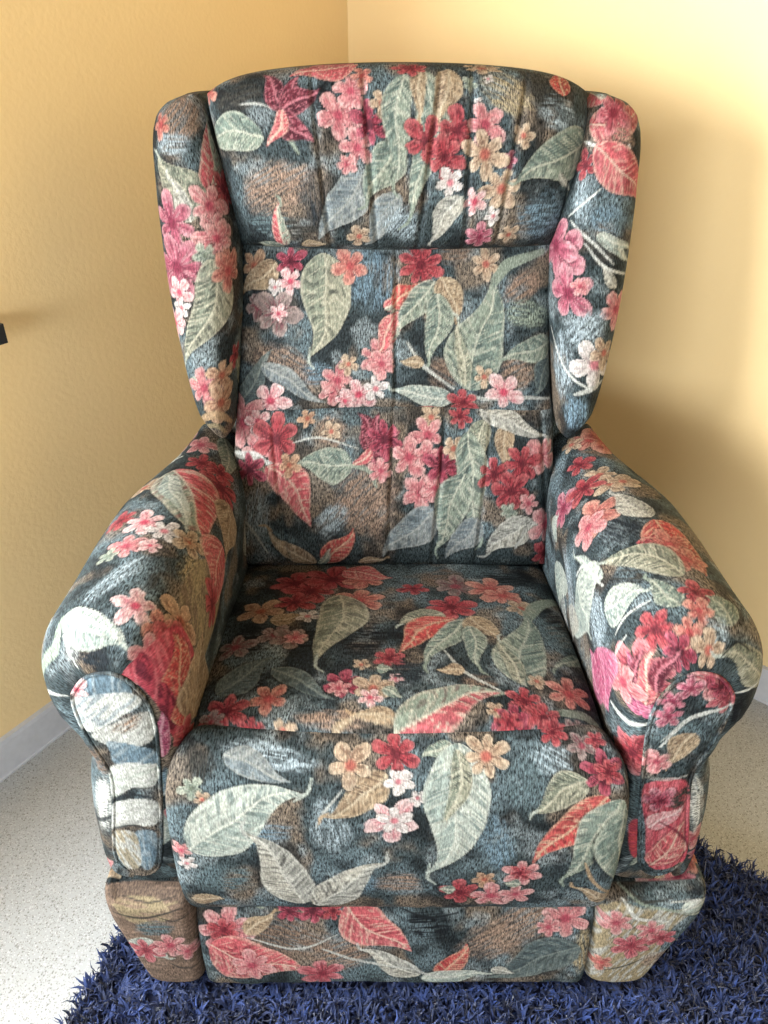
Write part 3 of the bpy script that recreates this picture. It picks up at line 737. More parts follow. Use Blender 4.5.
  ('F',(-0.2343,-0.2657),0.0126,5,0.4,'t',(1.0,0.0)),
  ('F',(-0.2676,-0.3452),0.0155,5,0.4,'p',(1.0,0.0)),
  ('F',(-0.2632,-0.3684),0.0128,5,0.4,'w',(1.0,0.0)),
  ('L',(-0.2563,-0.3443),(-0.1106,-0.258),-0.516,-0.112,'p'),
  ('L',(-0.1213,-0.4623),(-0.1894,-0.3126),-0.38,0.086,'w'),
  ('L',(-0.1066,-0.4687),(-0.0141,-0.366),-0.415,-0.055,'w'),
  ('S',[(-0.0667,-0.2529),(-0.0906,-0.2848),(-0.099,-0.3051)],0.0039,'w'),
  ('L',(-0.0123,-0.2346),(-0.0918,-0.2882),-0.468,-0.083,'t'),
  ('F',(-0.0569,-0.2231),0.0296,5,0.4,'t',(1.0,0.0)),
  ('F',(-0.0026,-0.21),0.0287,6,0.4,'r',(1.0,0.0)),
  ('F',(0.0051,-0.2418),0.0147,5,0.4,'w',(1.0,0.0)),
  ('F',(-0.0075,-0.2957),0.0359,5,0.3,'P',(1.0,0.0)),
  ('F',(-0.0044,-0.2946),0.0219,5,0.9,'w',(1.0,0.0)),
  ('L',(-0.266,-0.4435),(-0.2242,-0.4479),-0.707,0.0,'t'),
  ('B',(0.1843,-0.2153),0.027,0.0228,-0.54,'l',0.8),
  ('B',(0.1532,-0.2505),0.0381,0.0312,-1.37,'g',0.7),
  ('B',(0.1222,-0.3324),0.0483,0.0239,-1.38,'u',0.6),
  ('B',(0.0032,-0.4096),0.0332,0.0247,-0.01,'B',0.8),
  ('F',(-0.0001,-0.2418),0.0162,5,0.4,'w',(1.0,0.0)),
  ('F',(0.0233,-0.2634),0.0118,5,0.4,'w',(1.0,0.0)),
  ('L',(0.0639,-0.1972),(0.0271,-0.2134),-0.477,0.0,'s'),
  ('L',(0.0733,-0.1966),(0.0366,-0.3875),-0.414,-0.099,'p'),
  ('L',(0.0702,-0.204),(0.0554,-0.3055),-0.249,-0.089,'g'),
  ('F',(0.1048,-0.2118),0.0294,7,0.4,'t',(1.0,0.0)),
  ('F',(0.1884,-0.1826),0.0167,6,0.4,'r',(1.0,0.0)),
  ('F',(0.2209,-0.2009),0.0172,5,0.4,'f',(1.0,0.0)),
  ('F',(0.2379,-0.1928),0.0133,5,0.4,'r',(1.0,0.0)),
  ('L',(0.2261,-0.2427),(0.1623,-0.2838),-0.609,0.044,'g'),
  ('F',(0.244,-0.2328),0.0285,6,0.4,'m',(1.0,0.0)),
  ('F',(0.2498,-0.2309),0.0178,6,0.4,'r',(1.0,0.0)),
  ('L',(0.2519,-0.2633),(0.1686,-0.3707),-0.348,0.051,'r'),
  ('L',(0.2695,-0.2662),(0.2082,-0.3972),-0.339,0.0,'s'),
  ('B',(0.2532,-0.3429),0.0382,0.0151,-1.6,'d',1.0),
  ('L',(0.2745,-0.2806),(0.2906,-0.4493),-0.353,0.0,'s'),
  ('L',(0.2913,-0.4647),(0.2239,-0.4153),-0.27,0.0,'t'),
  ('S',[(0.2332,-0.3641),(0.2465,-0.3991),(0.2896,-0.4575)],0.0051,'t'),
  ('F',(0.1104,-0.3996),0.0184,5,0.4,'o',(1.0,0.0)),
  ('F',(0.081,-0.4285),0.0278,6,0.4,'r',(1.0,0.0)),
  ('F',(0.1218,-0.4385),0.032,5,0.9,'p',(1.0,0.0)),
  ('F',(0.1532,-0.4355),0.0214,5,0.9,'p',(1.0,0.0)),
  ('F',(0.1577,-0.3858),0.0273,6,0.4,'p',(1.0,0.0)),
  ('F',(0.1544,-0.3857),0.0149,6,0.9,'r',(1.0,0.0)),
  ('L',(0.0743,-0.4208),(0.0534,-0.4206),-0.911,0.0,'s'),
  ('L',(0.1569,-0.4107),(0.1357,-0.4066),-0.844,0.0,'s'),
 ],
 'front_panel': [
  ('B',(-0.1548,-0.2228),0.0737,0.0624,-0.46,'b',0.9),
  ('B',(-0.0771,-0.2529),0.056,0.0445,0.46,'B',0.8),
  ('B',(-0.0244,-0.2861),0.0403,0.0267,0.03,'g',0.7),
  ('F',(-0.2344,-0.2004),0.0388,7,0.4,'p',(1.0,0.0)),
  ('F',(-0.2377,-0.2021),0.0233,6,0.4,'r',(1.0,0.0)),
  ('L',(-0.2595,-0.2293),(-0.1284,-0.2903),-0.587,0.07,'K'),
  ('F',(-0.2042,-0.276),0.033,6,0.4,'p',(1.0,0.0)),
  ('F',(-0.1054,-0.3002),0.0334,6,0.4,'K',(1.0,0.0)),
  ('L',(-0.2091,-0.2096),(-0.1667,-0.1704),-0.502,0.0,'t'),
  ('F',(-0.1461,-0.1711),0.0197,6,0.4,'m',(1.0,0.0)),
  ('F',(-0.1138,-0.1686),0.023,6,0.4,'m',(1.0,0.0)),
  ('F',(-0.0869,-0.169),0.0167,6,0.4,'r',(1.0,0.0)),
  ('S',[(-0.2063,-0.216),(-0.1427,-0.2425),(-0.0827,-0.2129)],0.004,'w'),
  ('L',(-0.069,-0.1605),(0.0219,-0.2468),-0.583,0.053,'K'),
  ('L',(0.035,-0.3043),(-0.0506,-0.2428),-0.374,0.0,'w'),
  ('S',[(-0.1031,-0.2408),(-0.051,-0.2699),(0.0347,-0.2913)],0.0052,'w'),
  ('B',(0.1576,-0.205),0.0902,0.04,0.65,'B',1.0),
  ('B',(0.0447,-0.1949),0.0396,0.0345,0.08,'d',0.7),
  ('B',(0.2658,-0.2493),0.0546,0.0249,-1.45,'o',0.9),
  ('F',(0.232,-0.1818),0.034,6,0.4,'p',(1.0,0.0)),
  ('F',(0.2101,-0.1975),0.0197,6,0.4,'p',(1.0,0.0)),
  ('L',(0.2574,-0.2369),(0.1309,-0.311),-0.506,0.0,'d'),
  ('L',(0.0601,-0.3071),(0.0978,-0.2284),-0.425,0.085,'r'),
  ('L',(0.0374,-0.3119),(0.1372,-0.3019),-0.368,0.0,'p'),
  ('L',(0.1364,-0.2898),(0.1715,-0.2994),-0.538,0.0,'w'),
  ('S',[(0.0125,-0.2682),(0.0476,-0.3046),(0.0894,-0.3108)],0.0055,'w'),
  ('S',[(0.0049,-0.1657),(0.0444,-0.1784),(0.0837,-0.1721)],0.0042,'d'),
 ],
 'face_R': [
  ('B',(0.3217,0.5279),0.032,0.0325,-0.61,'g',1.0),
  ('F',(0.3438,0.6085),0.0281,6,0.4,'p',(1.0,0.0)),
  ('F',(0.3655,0.5854),0.0236,6,0.4,'K',(1.0,0.0)),
  ('F',(0.3081,0.5774),0.0179,5,0.4,'v',(1.0,0.0)),
  ('F',(0.308,0.5547),0.018,5,0.8,'v',(1.0,0.0)),
  ('F',(0.3245,0.5982),0.0162,5,0.8,'v',(1.0,0.0)),
  ('F',(0.3583,0.5991),0.0151,5,0.8,'m',(1.0,0.0)),
  ('S',[(0.3079,0.5057),(0.3338,0.5533),(0.3787,0.5711)],0.0057,'W'),
  ('S',[(0.307,0.515),(0.3304,0.5491),(0.3534,0.561)],0.003,'w'),
  ('L',(0.3423,0.5291),(0.3199,0.474),-0.575,0.0,'t'),
  ('F',(0.3083,0.4796),0.0199,5,0.4,'p',(1.0,0.0)),
  ('P',[(0.3027,0.4349),(0.3503,0.4448),(0.3774,0.35),(0.3834,0.2892),(0.337,0.2768),(0.3176,0.3558)],'k','K',-1.5),
  ('F',(0.3236,0.4134),0.0237,5,0.4,'v',(1.0,0.0)),
  ('F',(0.3256,0.4099),0.0138,5,0.4,'m',(1.0,0.0)),
  ('B',(0.3516,0.4148),0.0141,0.0256,-0.34,'n',0.9),
  ('L',(0.3362,0.2811),(0.3664,0.3688),-0.491,0.049,'K'),
  ('L',(0.3203,0.3573),(0.3575,0.3994),-0.545,0.0,'P'),
  ('S',[(0.3316,0.3706),(0.3568,0.3515),(0.3835,0.3147)],0.0044,'m'),
  ('S',[(0.3021,0.4496),(0.3282,0.4498),(0.3505,0.4549)],0.0033,'w'),
 ],
 'arm_R': [
  ('B',(0.6071,-0.1874),0.0568,0.0214,2.57,'b',1.0),
  ('B',(0.6486,0.0605),0.0512,0.0315,2.11,'D',0.8),
  ('B',(0.6706,0.1507),0.0354,0.0187,2.38,'n',0.9),
  ('B',(0.799,-0.0008),0.0754,0.0252,0.83,'l',1.0),
  ('B',(0.859,-0.0315),0.0512,0.0151,1.14,'W',0.8),
  ('B',(0.7463,0.1523),0.0455,0.0315,1.14,'l',1.0),
  ('B',(0.4404,0.2958),0.0376,0.0315,-2.96,'d',1.0),
  ('B',(0.8224,0.2731),0.0321,0.0267,2.13,'g',0.9),
  ('F',(0.6197,-0.2384),0.0372,5,0.4,'c',(1.0,0.0)),
  ('F',(0.5697,-0.2428),0.072,5,0.4,'c',(1.0,0.0)),
  ('F',(0.6538,-0.2411),0.0242,5,0.4,'t',(1.0,0.0)),
  ('F',(0.6557,-0.1679),0.0281,5,0.4,'r',(1.0,0.0)),
  ('F',(0.7161,-0.1052),0.04,5,0.4,'v',(1.0,0.0)),
  ('F',(0.6372,-0.1107),0.0276,5,0.9,'t',(1.0,0.0)),
  ('F',(0.6296,-0.0732),0.0404,6,0.4,'t',(1.0,0.0)),
  ('F',(0.6123,-0.0743),0.0265,5,0.4,'t',(1.0,0.0)),
  ('F',(0.6669,-0.0917),0.0371,6,0.4,'r',(1.0,0.0)),
  ('F',(0.67,-0.0026),0.042,5,0.2,'c',(1.0,0.0)),
  ('F',(0.6895,0.01),0.0335,5,0.2,'p',(1.0,0.0)),
  ('L',(0.6064,0.0422),(0.6397,-0.0402),-0.482,0.0,'w'),
  ('L',(0.604,0.049),(0.5783,0.1696),-0.493,0.0,'r'),
  ('F',(0.6026,0.1089),0.0326,6,0.4,'c',(1.0,0.0)),
  ('F',(0.5922,0.1399),0.0285,6,1.0,'c',(1.0,0.0)),
  ('F',(0.6323,0.1049),0.0129,5,1.0,'r',(1.0,0.0)),
  ('L',(0.6085,0.1758),(0.6938,0.0938),-0.466,0.116,'g'),
  ('L',(0.6285,0.229),(0.6509,0.169),-0.475,0.0,'s'),
  ('L',(0.5718,0.2505),(0.6015,0.1961),-0.639,0.0,'s'),
  ('F',(0.6061,0.2093),0.0222,5,0.4,'r',(1.0,0.0)),
  ('F',(0.6104,0.2374),0.0188,5,0.8,'c',(1.0,0.0)),
  ('B',(0.5922,0.2621),0.0201,0.0209,2.79,'l',0.8),
  ('L',(0.7191,0.163),(0.6569,0.1893),-0.83,0.0,'p'),
  ('L',(0.6988,0.1193),(0.7398,0.0143),-0.221,0.0,'p'),
  ('L',(0.757,0.044),(0.7852,0.1306),-1.709,0.0,'p'),
  ('L',(0.8045,-0.0738),(0.875,-0.0521),-1.237,0.0,'p'),
  ('L',(0.7841,-0.1321),(0.7365,-0.1149),-0.944,0.0,'p'),
  ('L',(0.8146,0.0272),(0.8644,0.0409),-1.25,0.0,'w'),
  ('S',[(0.7205,0.2087),(0.692,0.2042),(0.6589,0.2068)],0.0037,'W'),
  ('S',[(0.7552,0.0383),(0.7277,0.0542),(0.7041,0.1307)],0.0054,'W'),
  ('F',(0.668,0.2452),0.0249,6,0.4,'r',(1.0,0.0)),
  ('F',(0.6294,0.2622),0.0226,5,0.4,'c',(1.0,0.0)),
  ('F',(0.604,0.283),0.0273,5,0.4,'t',(1.0,0.0)),
  ('F',(0.6528,0.2806),0.027,6,0.4,'m',(1.0,0.0)),
  ('F',(0.7213,0.2729),0.0486,6,0.4,'K',(1.0,0.0)),
  ('L',(0.7827,0.2861),(0.7134,0.2388),-0.524,0.131,'v'),
  ('L',(0.7872,0.2938),(0.7417,0.2479),-0.433,0.216,'v'),
  ('L',(0.7594,0.2938),(0.6919,0.2523),-0.4,-0.1,'m'),
  ('L',(0.7632,0.2869),(0.68,0.2643),-0.262,0.0,'K'),
  ('L',(0.7333,0.2928),(0.646,0.2783),-0.245,0.0,'m'),
  ('F',(0.7537,0.252),0.0309,5,0.8,'p',(1.0,0.0)),
  ('L',(0.8322,0.202),(0.8067,0.131),-0.733,0.0,'v'),
  ('S',[(0.8049,0.2312),(0.8047,0.2655),(0.7965,0.2966)],0.0074,'W'),
  ('S',[(0.7867,0.2102),(0.7307,0.2264),(0.7031,0.2276)],0.0038,'w'),
  ('F',(0.847,0.2722),0.0304,6,0.4,'K',(1.0,0.0)),
  ('L',(0.468,0.2616),(0.5871,0.2896),-0.347,0.0,'g'),
  ('S',[(0.4769,0.2651),(0.4838,0.2934),(0.4913,0.3121)],0.006,'W'),
  ('S',[(0.5818,0.2891),(0.5594,0.2663),(0.5314,0.2654)],0.0038,'d'),
  ('B',(0.2754,0.2903),0.0641,0.0157,-3.06,'W',1.0),
  ('P',[(0.9628,0.2886),(0.9548,0.3078),(1.0785,0.3303),(1.0428,0.2987)],'K','r',2.26),
  ('F',(0.8424,0.2803),0.026,6,0.4,'r',(1.0,0.0)),
  ('B',(0.9113,0.2945),0.0412,0.0126,0.1,'g',1.0),
  ('L',(1.0987,0.3173),(1.0272,0.3137),-0.263,0.0,'s'),
  ('L',(0.7719,0.1698),(0.8245,0.226),-1.644,0.0,'v'),
 ],
 'base_R_front': [
  ('P',[(0.2688,0.1686),(0.2896,0.2365),(0.3761,0.2265),(0.4197,0.2518),(0.3716,0.1766),(0.3573,0.0271),(0.2812,-0.015)],'o','w',1.21),
  ('B',(0.3295,0.2449),0.0292,0.0258,-0.46,'g',1.0),
  ('B',(0.4121,0.2511),0.0285,0.0285,2.58,'D',0.9),
  ('L',(0.8673,0.1626),(0.3456,0.226),0.038,0.0,'s'),
  ('L',(0.3801,0.2262),(0.4257,0.2465),-0.455,0.0,'p'),
  ('S',[(0.3022,0.2445),(0.3257,0.2066),(0.3643,0.2012)],0.0061,'W'),
  ('S',[(0.3129,0.2628),(0.3337,0.2385),(0.3687,0.2459)],0.0049,'n'),
  ('S',[(0.368,0.2397),(0.405,0.2453),(0.3797,0.2196)],0.0051,'w'),
  ('F',(0.2971,0.1972),0.0256,6,0.4,'p',(1.0,0.0)),
  ('F',(0.3251,0.1474),0.0281,6,0.4,'K',(1.0,0.0)),
  ('F',(0.3475,0.1821),0.0223,6,0.4,'p',(1.0,0.0)),
  ('F',(0.3636,0.1637),0.021,6,0.4,'K',(1.0,0.0)),
  ('F',(0.2915,0.0993),0.0186,5,0.4,'c',(1.0,0.0)),
  ('B',(0.3635,0.1107),0.0282,0.0171,0.81,'B',0.6),
  ('S',[(0.2992,0.0819),(0.3237,0.094),(0.3467,0.1133)],0.0036,'n'),
 ],
 'seat_cushion': [  # dark patches here paint the seat's shade into the print
  ('B',(0.7036,-0.2269),0.0508,0.0178,-3.11,'B',1.0),
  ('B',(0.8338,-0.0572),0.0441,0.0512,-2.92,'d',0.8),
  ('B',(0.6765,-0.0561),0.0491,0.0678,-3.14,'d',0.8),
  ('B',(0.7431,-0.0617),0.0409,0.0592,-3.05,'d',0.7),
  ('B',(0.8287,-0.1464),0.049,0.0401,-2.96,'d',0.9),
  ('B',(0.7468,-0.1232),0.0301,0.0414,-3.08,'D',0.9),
  ('B',(0.9099,-0.0079),0.0356,0.0595,-2.53,'n',0.9),
  ('F',(0.8267,0.0264),0.0361,5,0.4,'o',(1.0,0.0)),
  ('L',(0.8078,-0.0065),(0.7525,0.0019),0.639,0.0,'t'),
  ('F',(0.7835,0.1241),0.0429,6,0.4,'r',(1.0,0.0)),
  ('F',(0.7554,0.0915),0.0444,6,0.9,'r',(1.0,0.0)),
  ('F',(0.7231,0.1395),0.0526,6,0.4,'r',(1.0,0.0)),
  ('F',(0.6715,0.1357),0.0414,6,0.4,'c',(1.0,0.0)),
  ('L',(0.7068,0.1751),(0.6242,0.1392),0.674,0.0,'K'),
  ('F',(0.7764,0.0512),0.0354,6,0.4,'r',(1.0,0.0)),
  ('F',(0.6771,0.0497),0.0413,6,0.4,'c',(1.0,0.0)),
  ('F',(0.7525,0.0019),0.0211,5,0.4,'w',(1.0,0.0)),
  ('L',(0.7073,0.0733),(0.7333,-0.1219),0.372,-0.068,'g'),
  ('F',(0.7961,-0.0482),0.0266,5,0.4,'f',(1.0,0.0)),
  ('F',(0.7723,-0.0597),0.0302,5,0.4,'f',(1.0,0.0)),
  ('F',(0.7657,-0.0585),0.0182,5,0.9,'p',(1.0,0.0)),
  ('F',(0.8506,-0.0691),0.0307,5,0.9,'f',(1.0,0.0)),
  ('L',(0.8589,-0.1701),(0.7914,-0.1063),0.587,0.0,'d'),
  ('L',(0.7902,-0.133),(0.7006,-0.1956),0.294,0.0,'d'),
  ('F',(0.7871,-0.19),0.0288,5,0.2,'c',(1.0,0.0)),
  ('F',(0.6918,-0.1675),0.0261,6,0.4,'m',(1.0,0.0)),
  ('F',(0.6975,-0.1761),0.0162,6,0.4,'p',(1.0,0.0)),
  ('F',(0.6696,-0.1294),0.0133,5,0.4,'t',(1.0,0.0)),
  ('F',(0.6326,-0.1158),0.0252,6,0.4,'r',(1.0,0.0)),
  ('F',(0.6532,-0.177),0.0265,6,0.4,'t',(1.0,0.0)),
  ('F',(0.657,-0.1938),0.016,5,0.4,'P',(1.0,0.0)),
  ('F',(0.6238,-0.1581),0.0107,5,0.4,'P',(1.0,0.0)),
  ('L',(0.6494,-0.1365),(0.6265,-0.1401),0.779,0.0,'s'),
  ('L',(0.6411,-0.1772),(0.6154,-0.1942),0.6,0.0,'s'),
  ('F',(0.8395,-0.2049),0.034,6,0.4,'r',(1.0,0.0)),
  ('F',(0.8581,-0.2179),0.0185,6,0.4,'f',(1.0,0.0)),
  ('F',(0.8057,-0.2355),0.0172,6,0.4,'r',(1.0,0.0)),
  ('F',(0.7671,-0.2389),0.0189,4,0.4,'t',(1.0,0.0)),
  ('L',(0.6229,-0.2299),(0.6821,-0.2189),0.429,0.054,'t'),
  ('L',(0.706,-0.2462),(0.6724,-0.219),0.271,0.0,'t'),
  ('B',(0.5359,0.1371),0.0415,0.0447,3.12,'b',0.9),
  ('B',(0.3799,-0.0281),0.0416,0.0602,2.66,'g',0.9),
  ('B',(0.5136,-0.1689),0.0288,0.0234,3.09,'b',0.9),
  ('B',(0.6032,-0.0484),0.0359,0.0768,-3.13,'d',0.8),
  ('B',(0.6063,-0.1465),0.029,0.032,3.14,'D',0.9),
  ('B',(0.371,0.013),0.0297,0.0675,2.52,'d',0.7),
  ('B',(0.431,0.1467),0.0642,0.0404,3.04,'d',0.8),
  ('F',(0.5915,0.0938),0.0264,5,0.4,'r',(1.0,0.0)),
  ('F',(0.5232,0.1059),0.0431,6,0.4,'f',(1.0,0.0)),
  ('F',(0.5368,0.0275),0.0414,6,0.4,'r',(1.0,0.0)),
  ('F',(0.4688,0.0969),0.0473,6,0.4,'c',(1.0,0.0)),
  ('F',(0.452,0.074),0.0341,6,0.4,'c',(1.0,0.0)),
  ('F',(0.4277,0.0357),0.0268,5,0.4,'t',(1.0,0.0)),
  ('L',(0.5492,0.0043),(0.6171,-0.029),0.663,0.083,'g'),
  ('L',(0.535,-0.0112),(0.6188,-0.101),0.446,0.106,'r'),
  ('L',(0.5167,-0.0124),(0.584,-0.1301),0.3,0.037,'s'),
  ('L',(0.5111,-0.0024),(0.4754,-0.0673),0.618,0.0,'t'),
  ('L',(0.5152,-0.0305),(0.5109,-0.1376),0.305,0.0,'s'),
  ('S',[(0.424,-0.0029),(0.4038,0.0457),(0.3471,0.0966)],0.0241,'s'),
  ('L',(0.4565,-0.1657),(0.4249,0.0161),0.39,0.0,'s'),
  ('L',(0.4592,-0.1618),(0.4768,-0.061),0.236,0.0,'g'),
  ('S',[(0.5554,-0.098),(0.5335,-0.1423),(0.4809,-0.1835)],0.0052,'w'),
  ('L',(0.5312,-0.1401),(0.5695,-0.1398),0.615,0.0,'t'),
  ('L',(0.3541,-0.074),(0.4079,-0.1254),0.287,0.0,'s'),
  ('L',(0.6266,-0.2465),(0.4846,-0.1809),0.443,-0.084,'q'),
  ('F',(0.437,-0.1547),0.0146,5,0.4,'t',(1.0,0.0)),
  ('F',(0.3976,-0.1731),0.0316,6,0.4,'c',(1.0,0.0)),
  ('F',(0.4605,-0.1943),0.0236,6,0.4,'r',(1.0,0.0)),
  ('F',(0.4987,-0.2108),0.0142,5,0.4,'t',(1.0,0.0)),
  ('S',[(0.4293,-0.2101),(0.3898,-0.2083),(0.3556,-0.2257)],0.0141,'s'),
  ('F',(0.4783,-0.2244),0.0263,6,0.4,'m',(1.0,0.0)),
  ('F',(0.4841,-0.2278),0.0178,6,0.9,'r',(1.0,0.0)),
  ('F',(0.4408,-0.2193),0.0225,6,0.4,'r',(1.0,0.0)),
  ('F',(0.4277,-0.235),0.0189,6,0.4,'r',(1.0,0.0)),
  ('F',(0.3982,-0.2322),0.0171,6,0.4,'f',(1.0,0.0)),
 ],
}


# ------------------------------------------------------------------ materials
def new_mat(name):
    m = bpy.data.materials.new(name); m.use_nodes = True
    nt = m.node_tree; b = nt.nodes['Principled BSDF']
    return m, nt, b

def N(nt, kind, **kw):
    n = nt.nodes.new(kind)
    for k, v in kw.items():
        if k.startswith('i_'): n.inputs[k[2:].replace('_', ' ')].default_value = v
        else: setattr(n, k, v)
    return n

def fabric_material():
    m, nt, b = new_mat('floral_upholstery')
    L = nt.links.new
    at = N(nt, 'ShaderNodeAttribute', attribute_name='pattern')
    uv = N(nt, 'ShaderNodeUVMap', uv_map='UVMap')
    mp = N(nt, 'ShaderNodeMapping'); mp.inputs['Scale'].default_value = (500, 150, 1)
    L(uv.outputs['UV'], mp.inputs['Vector'])
    n1 = N(nt, 'ShaderNodeTexNoise', noise_dimensions='2D'); n1.inputs['Scale'].default_value = 1.0; n1.inputs['Detail'].default_value = 4; n1.inputs['Roughness'].default_value = .62; n1.inputs['Distortion'].default_value = .3
    L(mp.outputs['Vector'], n1.inputs['Vector'])
    r1 = N(nt, 'ShaderNodeMapRange'); r1.inputs['From Min'].default_value = 0.34; r1.inputs['From Max'].default_value = 0.66
    r1.inputs['To Min'].default_value = 0.08; r1.inputs['To Max'].default_value = 1.95
    L(n1.outputs['Fac'], r1.inputs['Value'])
    # plush pile: lighter or darker as the strokes lie
    mp2 = N(nt, 'ShaderNodeMapping'); mp2.inputs['Scale'].default_value = (260, 150, 1); mp2.inputs['Rotation'].default_value = (0, 0, 0.4)
    L(uv.outputs['UV'], mp2.inputs['Vector'])
    n2 = N(nt, 'ShaderNodeTexNoise', noise_dimensions='2D'); n2.inputs['Scale'].default_value = 1.0
    L(mp2.outputs['Vector'], n2.inputs['Vector'])
    r2 = N(nt, 'ShaderNodeMapRange'); r2.inputs['From Min'].default_value = 0.3; r2.inputs['From Max'].default_value = 0.7
    r2.inputs['To Min'].default_value = 0.75; r2.inputs['To Max'].default_value = 1.25
    L(n2.outputs['Fac'], r2.inputs['Value'])
    mul = N(nt, 'ShaderNodeMath', operation='MULTIPLY'); L(r1.outputs['Result'], mul.inputs[0]); L(r2.outputs['Result'], mul.inputs[1])
    # texture strength comes with the print (strong on the scratched ground, weak on petals)
    mx = N(nt, 'ShaderNodeMix', data_type='FLOAT'); mx.inputs[2].default_value = 1.0
    L(at.outputs['Alpha'], mx.inputs[0]); L(mul.outputs[0], mx.inputs[3])
    cm = N(nt, 'ShaderNodeVectorMath', operation='SCALE')
    tone = N(nt, 'ShaderNodeMath', operation='MULTIPLY'); tone.inputs[1].default_value = CLOTH_TONE; L(mx.outputs[0], tone.inputs[0])
    L(at.outputs['Color'], cm.inputs[0]); L(tone.outputs[0], cm.inputs['Scale'])
    L(cm.outputs['Vector'], b.inputs['Base Color'])
    b.inputs['Roughness'].default_value = 0.72
    b.inputs['Specular IOR Level'].default_value = 0.12
    b.inputs['Sheen Weight'].default_value = 0.0
    b.inputs['Sheen Roughness'].default_value = 0.4
    bp = N(nt, 'ShaderNodeBump'); bp.inputs['Strength'].default_value = 0.35; bp.inputs['Distance'].default_value = 0.0015
    L(n1.outputs['Fac'], bp.inputs['Height']); L(bp.outputs['Normal'], b.inputs['Normal'])
    return m

def wall_material():
    m, nt, b = new_mat('yellow_wall_paint'); L = nt.links.new
    tc = N(nt, 'ShaderNodeTexCoord')
    n = N(nt, 'ShaderNodeTexNoise'); n.inputs['Scale'].default_value = 120; n.inputs['Detail'].default_value = 4
    L(tc.outputs['Object'], n.inputs['Vector'])
    n2 = N(nt, 'ShaderNodeTexNoise'); n2.inputs['Scale'].default_value = 3
    L(tc.outputs['Object'], n2.inputs['Vector'])
    mx = N(nt, 'ShaderNodeMix', data_type='RGBA')
    mx.inputs[6].default_value = (*lin(WALL_A), 1); mx.inputs[7].default_value = (*lin(WALL_B), 1)
    L(n2.outputs['Fac'], mx.inputs[0]); L(mx.outputs[2], b.inputs['Base Color'])
    b.inputs['Roughness'].default_value = 0.7; b.inputs['Specular IOR Level'].default_value = 0.25
    bp = N(nt, 'ShaderNodeBump'); bp.inputs['Strength'].default_value = 0.22; bp.inputs['Distance'].default_value = 0.003
    L(n.outputs['Fac'], bp.inputs['Height']); L(bp.outputs['Normal'], b.inputs['Normal'])
    return m

def vinyl_material():
    m, nt, b = new_mat('speckled_vinyl'); L = nt.links.new
    tc = N(nt, 'ShaderNodeTexCoord')
    cur = None
    base = N(nt, 'ShaderNodeRGB'); base.outputs[0].default_value = (*lin((172, 174, 174)), 1)
    cur = base.outputs[0]
    for sc, th, c in ((260, 0.34, (126, 122, 114)), (190, 0.28, (104, 102, 96)), (300, 0.36, (204, 205, 204)), (380, 0.36, (138, 135, 128))):
        v = N(nt, 'ShaderNodeTexVoronoi', feature='F1'); v.inputs['Scale'].default_value = sc
        mp = N(nt, 'ShaderNodeMapping'); mp.inputs['Location'].default_value = (sc, sc * .3, 0)
        L(tc.outputs['Object'], mp.inputs['Vector']); L(mp.outputs['Vector'], v.inputs['Vector'])
        lt = N(nt, 'ShaderNodeMapRange'); lt.inputs['From Min'].default_value = th - .06; lt.inputs['From Max'].default_value = th + .06
        lt.inputs['To Min'].default_value = 0.7; lt.inputs['To Max'].default_value = 0
        L(v.outputs['Distance'], lt.inputs['Value'])
        # only some of the cells carry a fleck
        sp = N(nt, 'ShaderNodeSeparateColor'); L(v.outputs['Color'], sp.inputs[0])
        gt = N(nt, 'ShaderNodeMath', operation='GREATER_THAN'); gt.inputs[1].default_value = 0.55; L(sp.outputs[0], gt.inputs[0])
        mu = N(nt, 'ShaderNodeMath', operation='MULTIPLY'); L(lt.outputs['Result'], mu.inputs[0]); L(gt.outputs[0], mu.inputs[1])
        mx = N(nt, 'ShaderNodeMix', data_type='RGBA'); mx.inputs[7].default_value = (*lin(c), 1)
        L(mu.outputs[0], mx.inputs[0]); L(cur, mx.inputs[6]); cur = mx.outputs[2]
    L(cur, b.inputs['Base Color'])
    b.inputs['Roughness'].default_value = 0.38
    return m

def plain(name, c, rough=0.6, noise_scale=60, amt=0.12, spec=0.4):
    m, nt, b = new_mat(name); L = nt.links.new
    tc = N(nt, 'ShaderNodeTexCoord'); n = N(nt, 'ShaderNodeTexNoise'); n.inputs['Scale'].default_value = noise_scale
    L(tc.outputs['Object'], n.inputs['Vector'])
    mx = N(nt, 'ShaderNodeMix', data_type='RGBA'); a = lin(c)
    mx.inputs[6].default_value = (*(a * (1 - amt)), 1); mx.inputs[7].default_value = (*np.minimum(a * (1 + amt), 1), 1)
    L(n.outputs['Fac'], mx.inputs[0]); L(mx.outputs[2], b.inputs['Base Color'])
    b.inputs['Roughness'].default_value = rough; b.inputs['Specular IOR Level'].default_value = spec
    return m

FAB = fabric_material()
WALL = wall_material()
VINYL = vinyl_material()
SKIRT = plain('pale_grey_skirting', (198, 199, 204), 0.5)
WHITE = plain('ceiling_paint', CEIL, 0.8)
PALE = plain('pale_wall_paint', FARWALL, 0.8)
FRAME = plain('white_window_frame', (224, 224, 220), 0.4)
BLACK = plain('dark_shelf', (30, 33, 38), 0.35)
GLIDE = plain('black_plastic', (22, 22, 24), 0.4)

# ------------------------------------------------------------------ room
CORNER = np.array([-0.0825, 2.055])
DL = np.array([-0.532, -0.847]); DR = np.array([0.731, -0.682])     # along the two walls, from the corner
NL = np.array([0.847, -0.532]); NR = np.array([-0.682, -0.731])     # into the room
LEN_L, LEN_R, HT = 4.2, 4.0, 2.55
PA = CORNER + DL * LEN_L
PB = CORNER + DR * LEN_R
PC = PA + DR * LEN_R * 1.0

def tagk(o, kind): o['kind'] = kind; return o

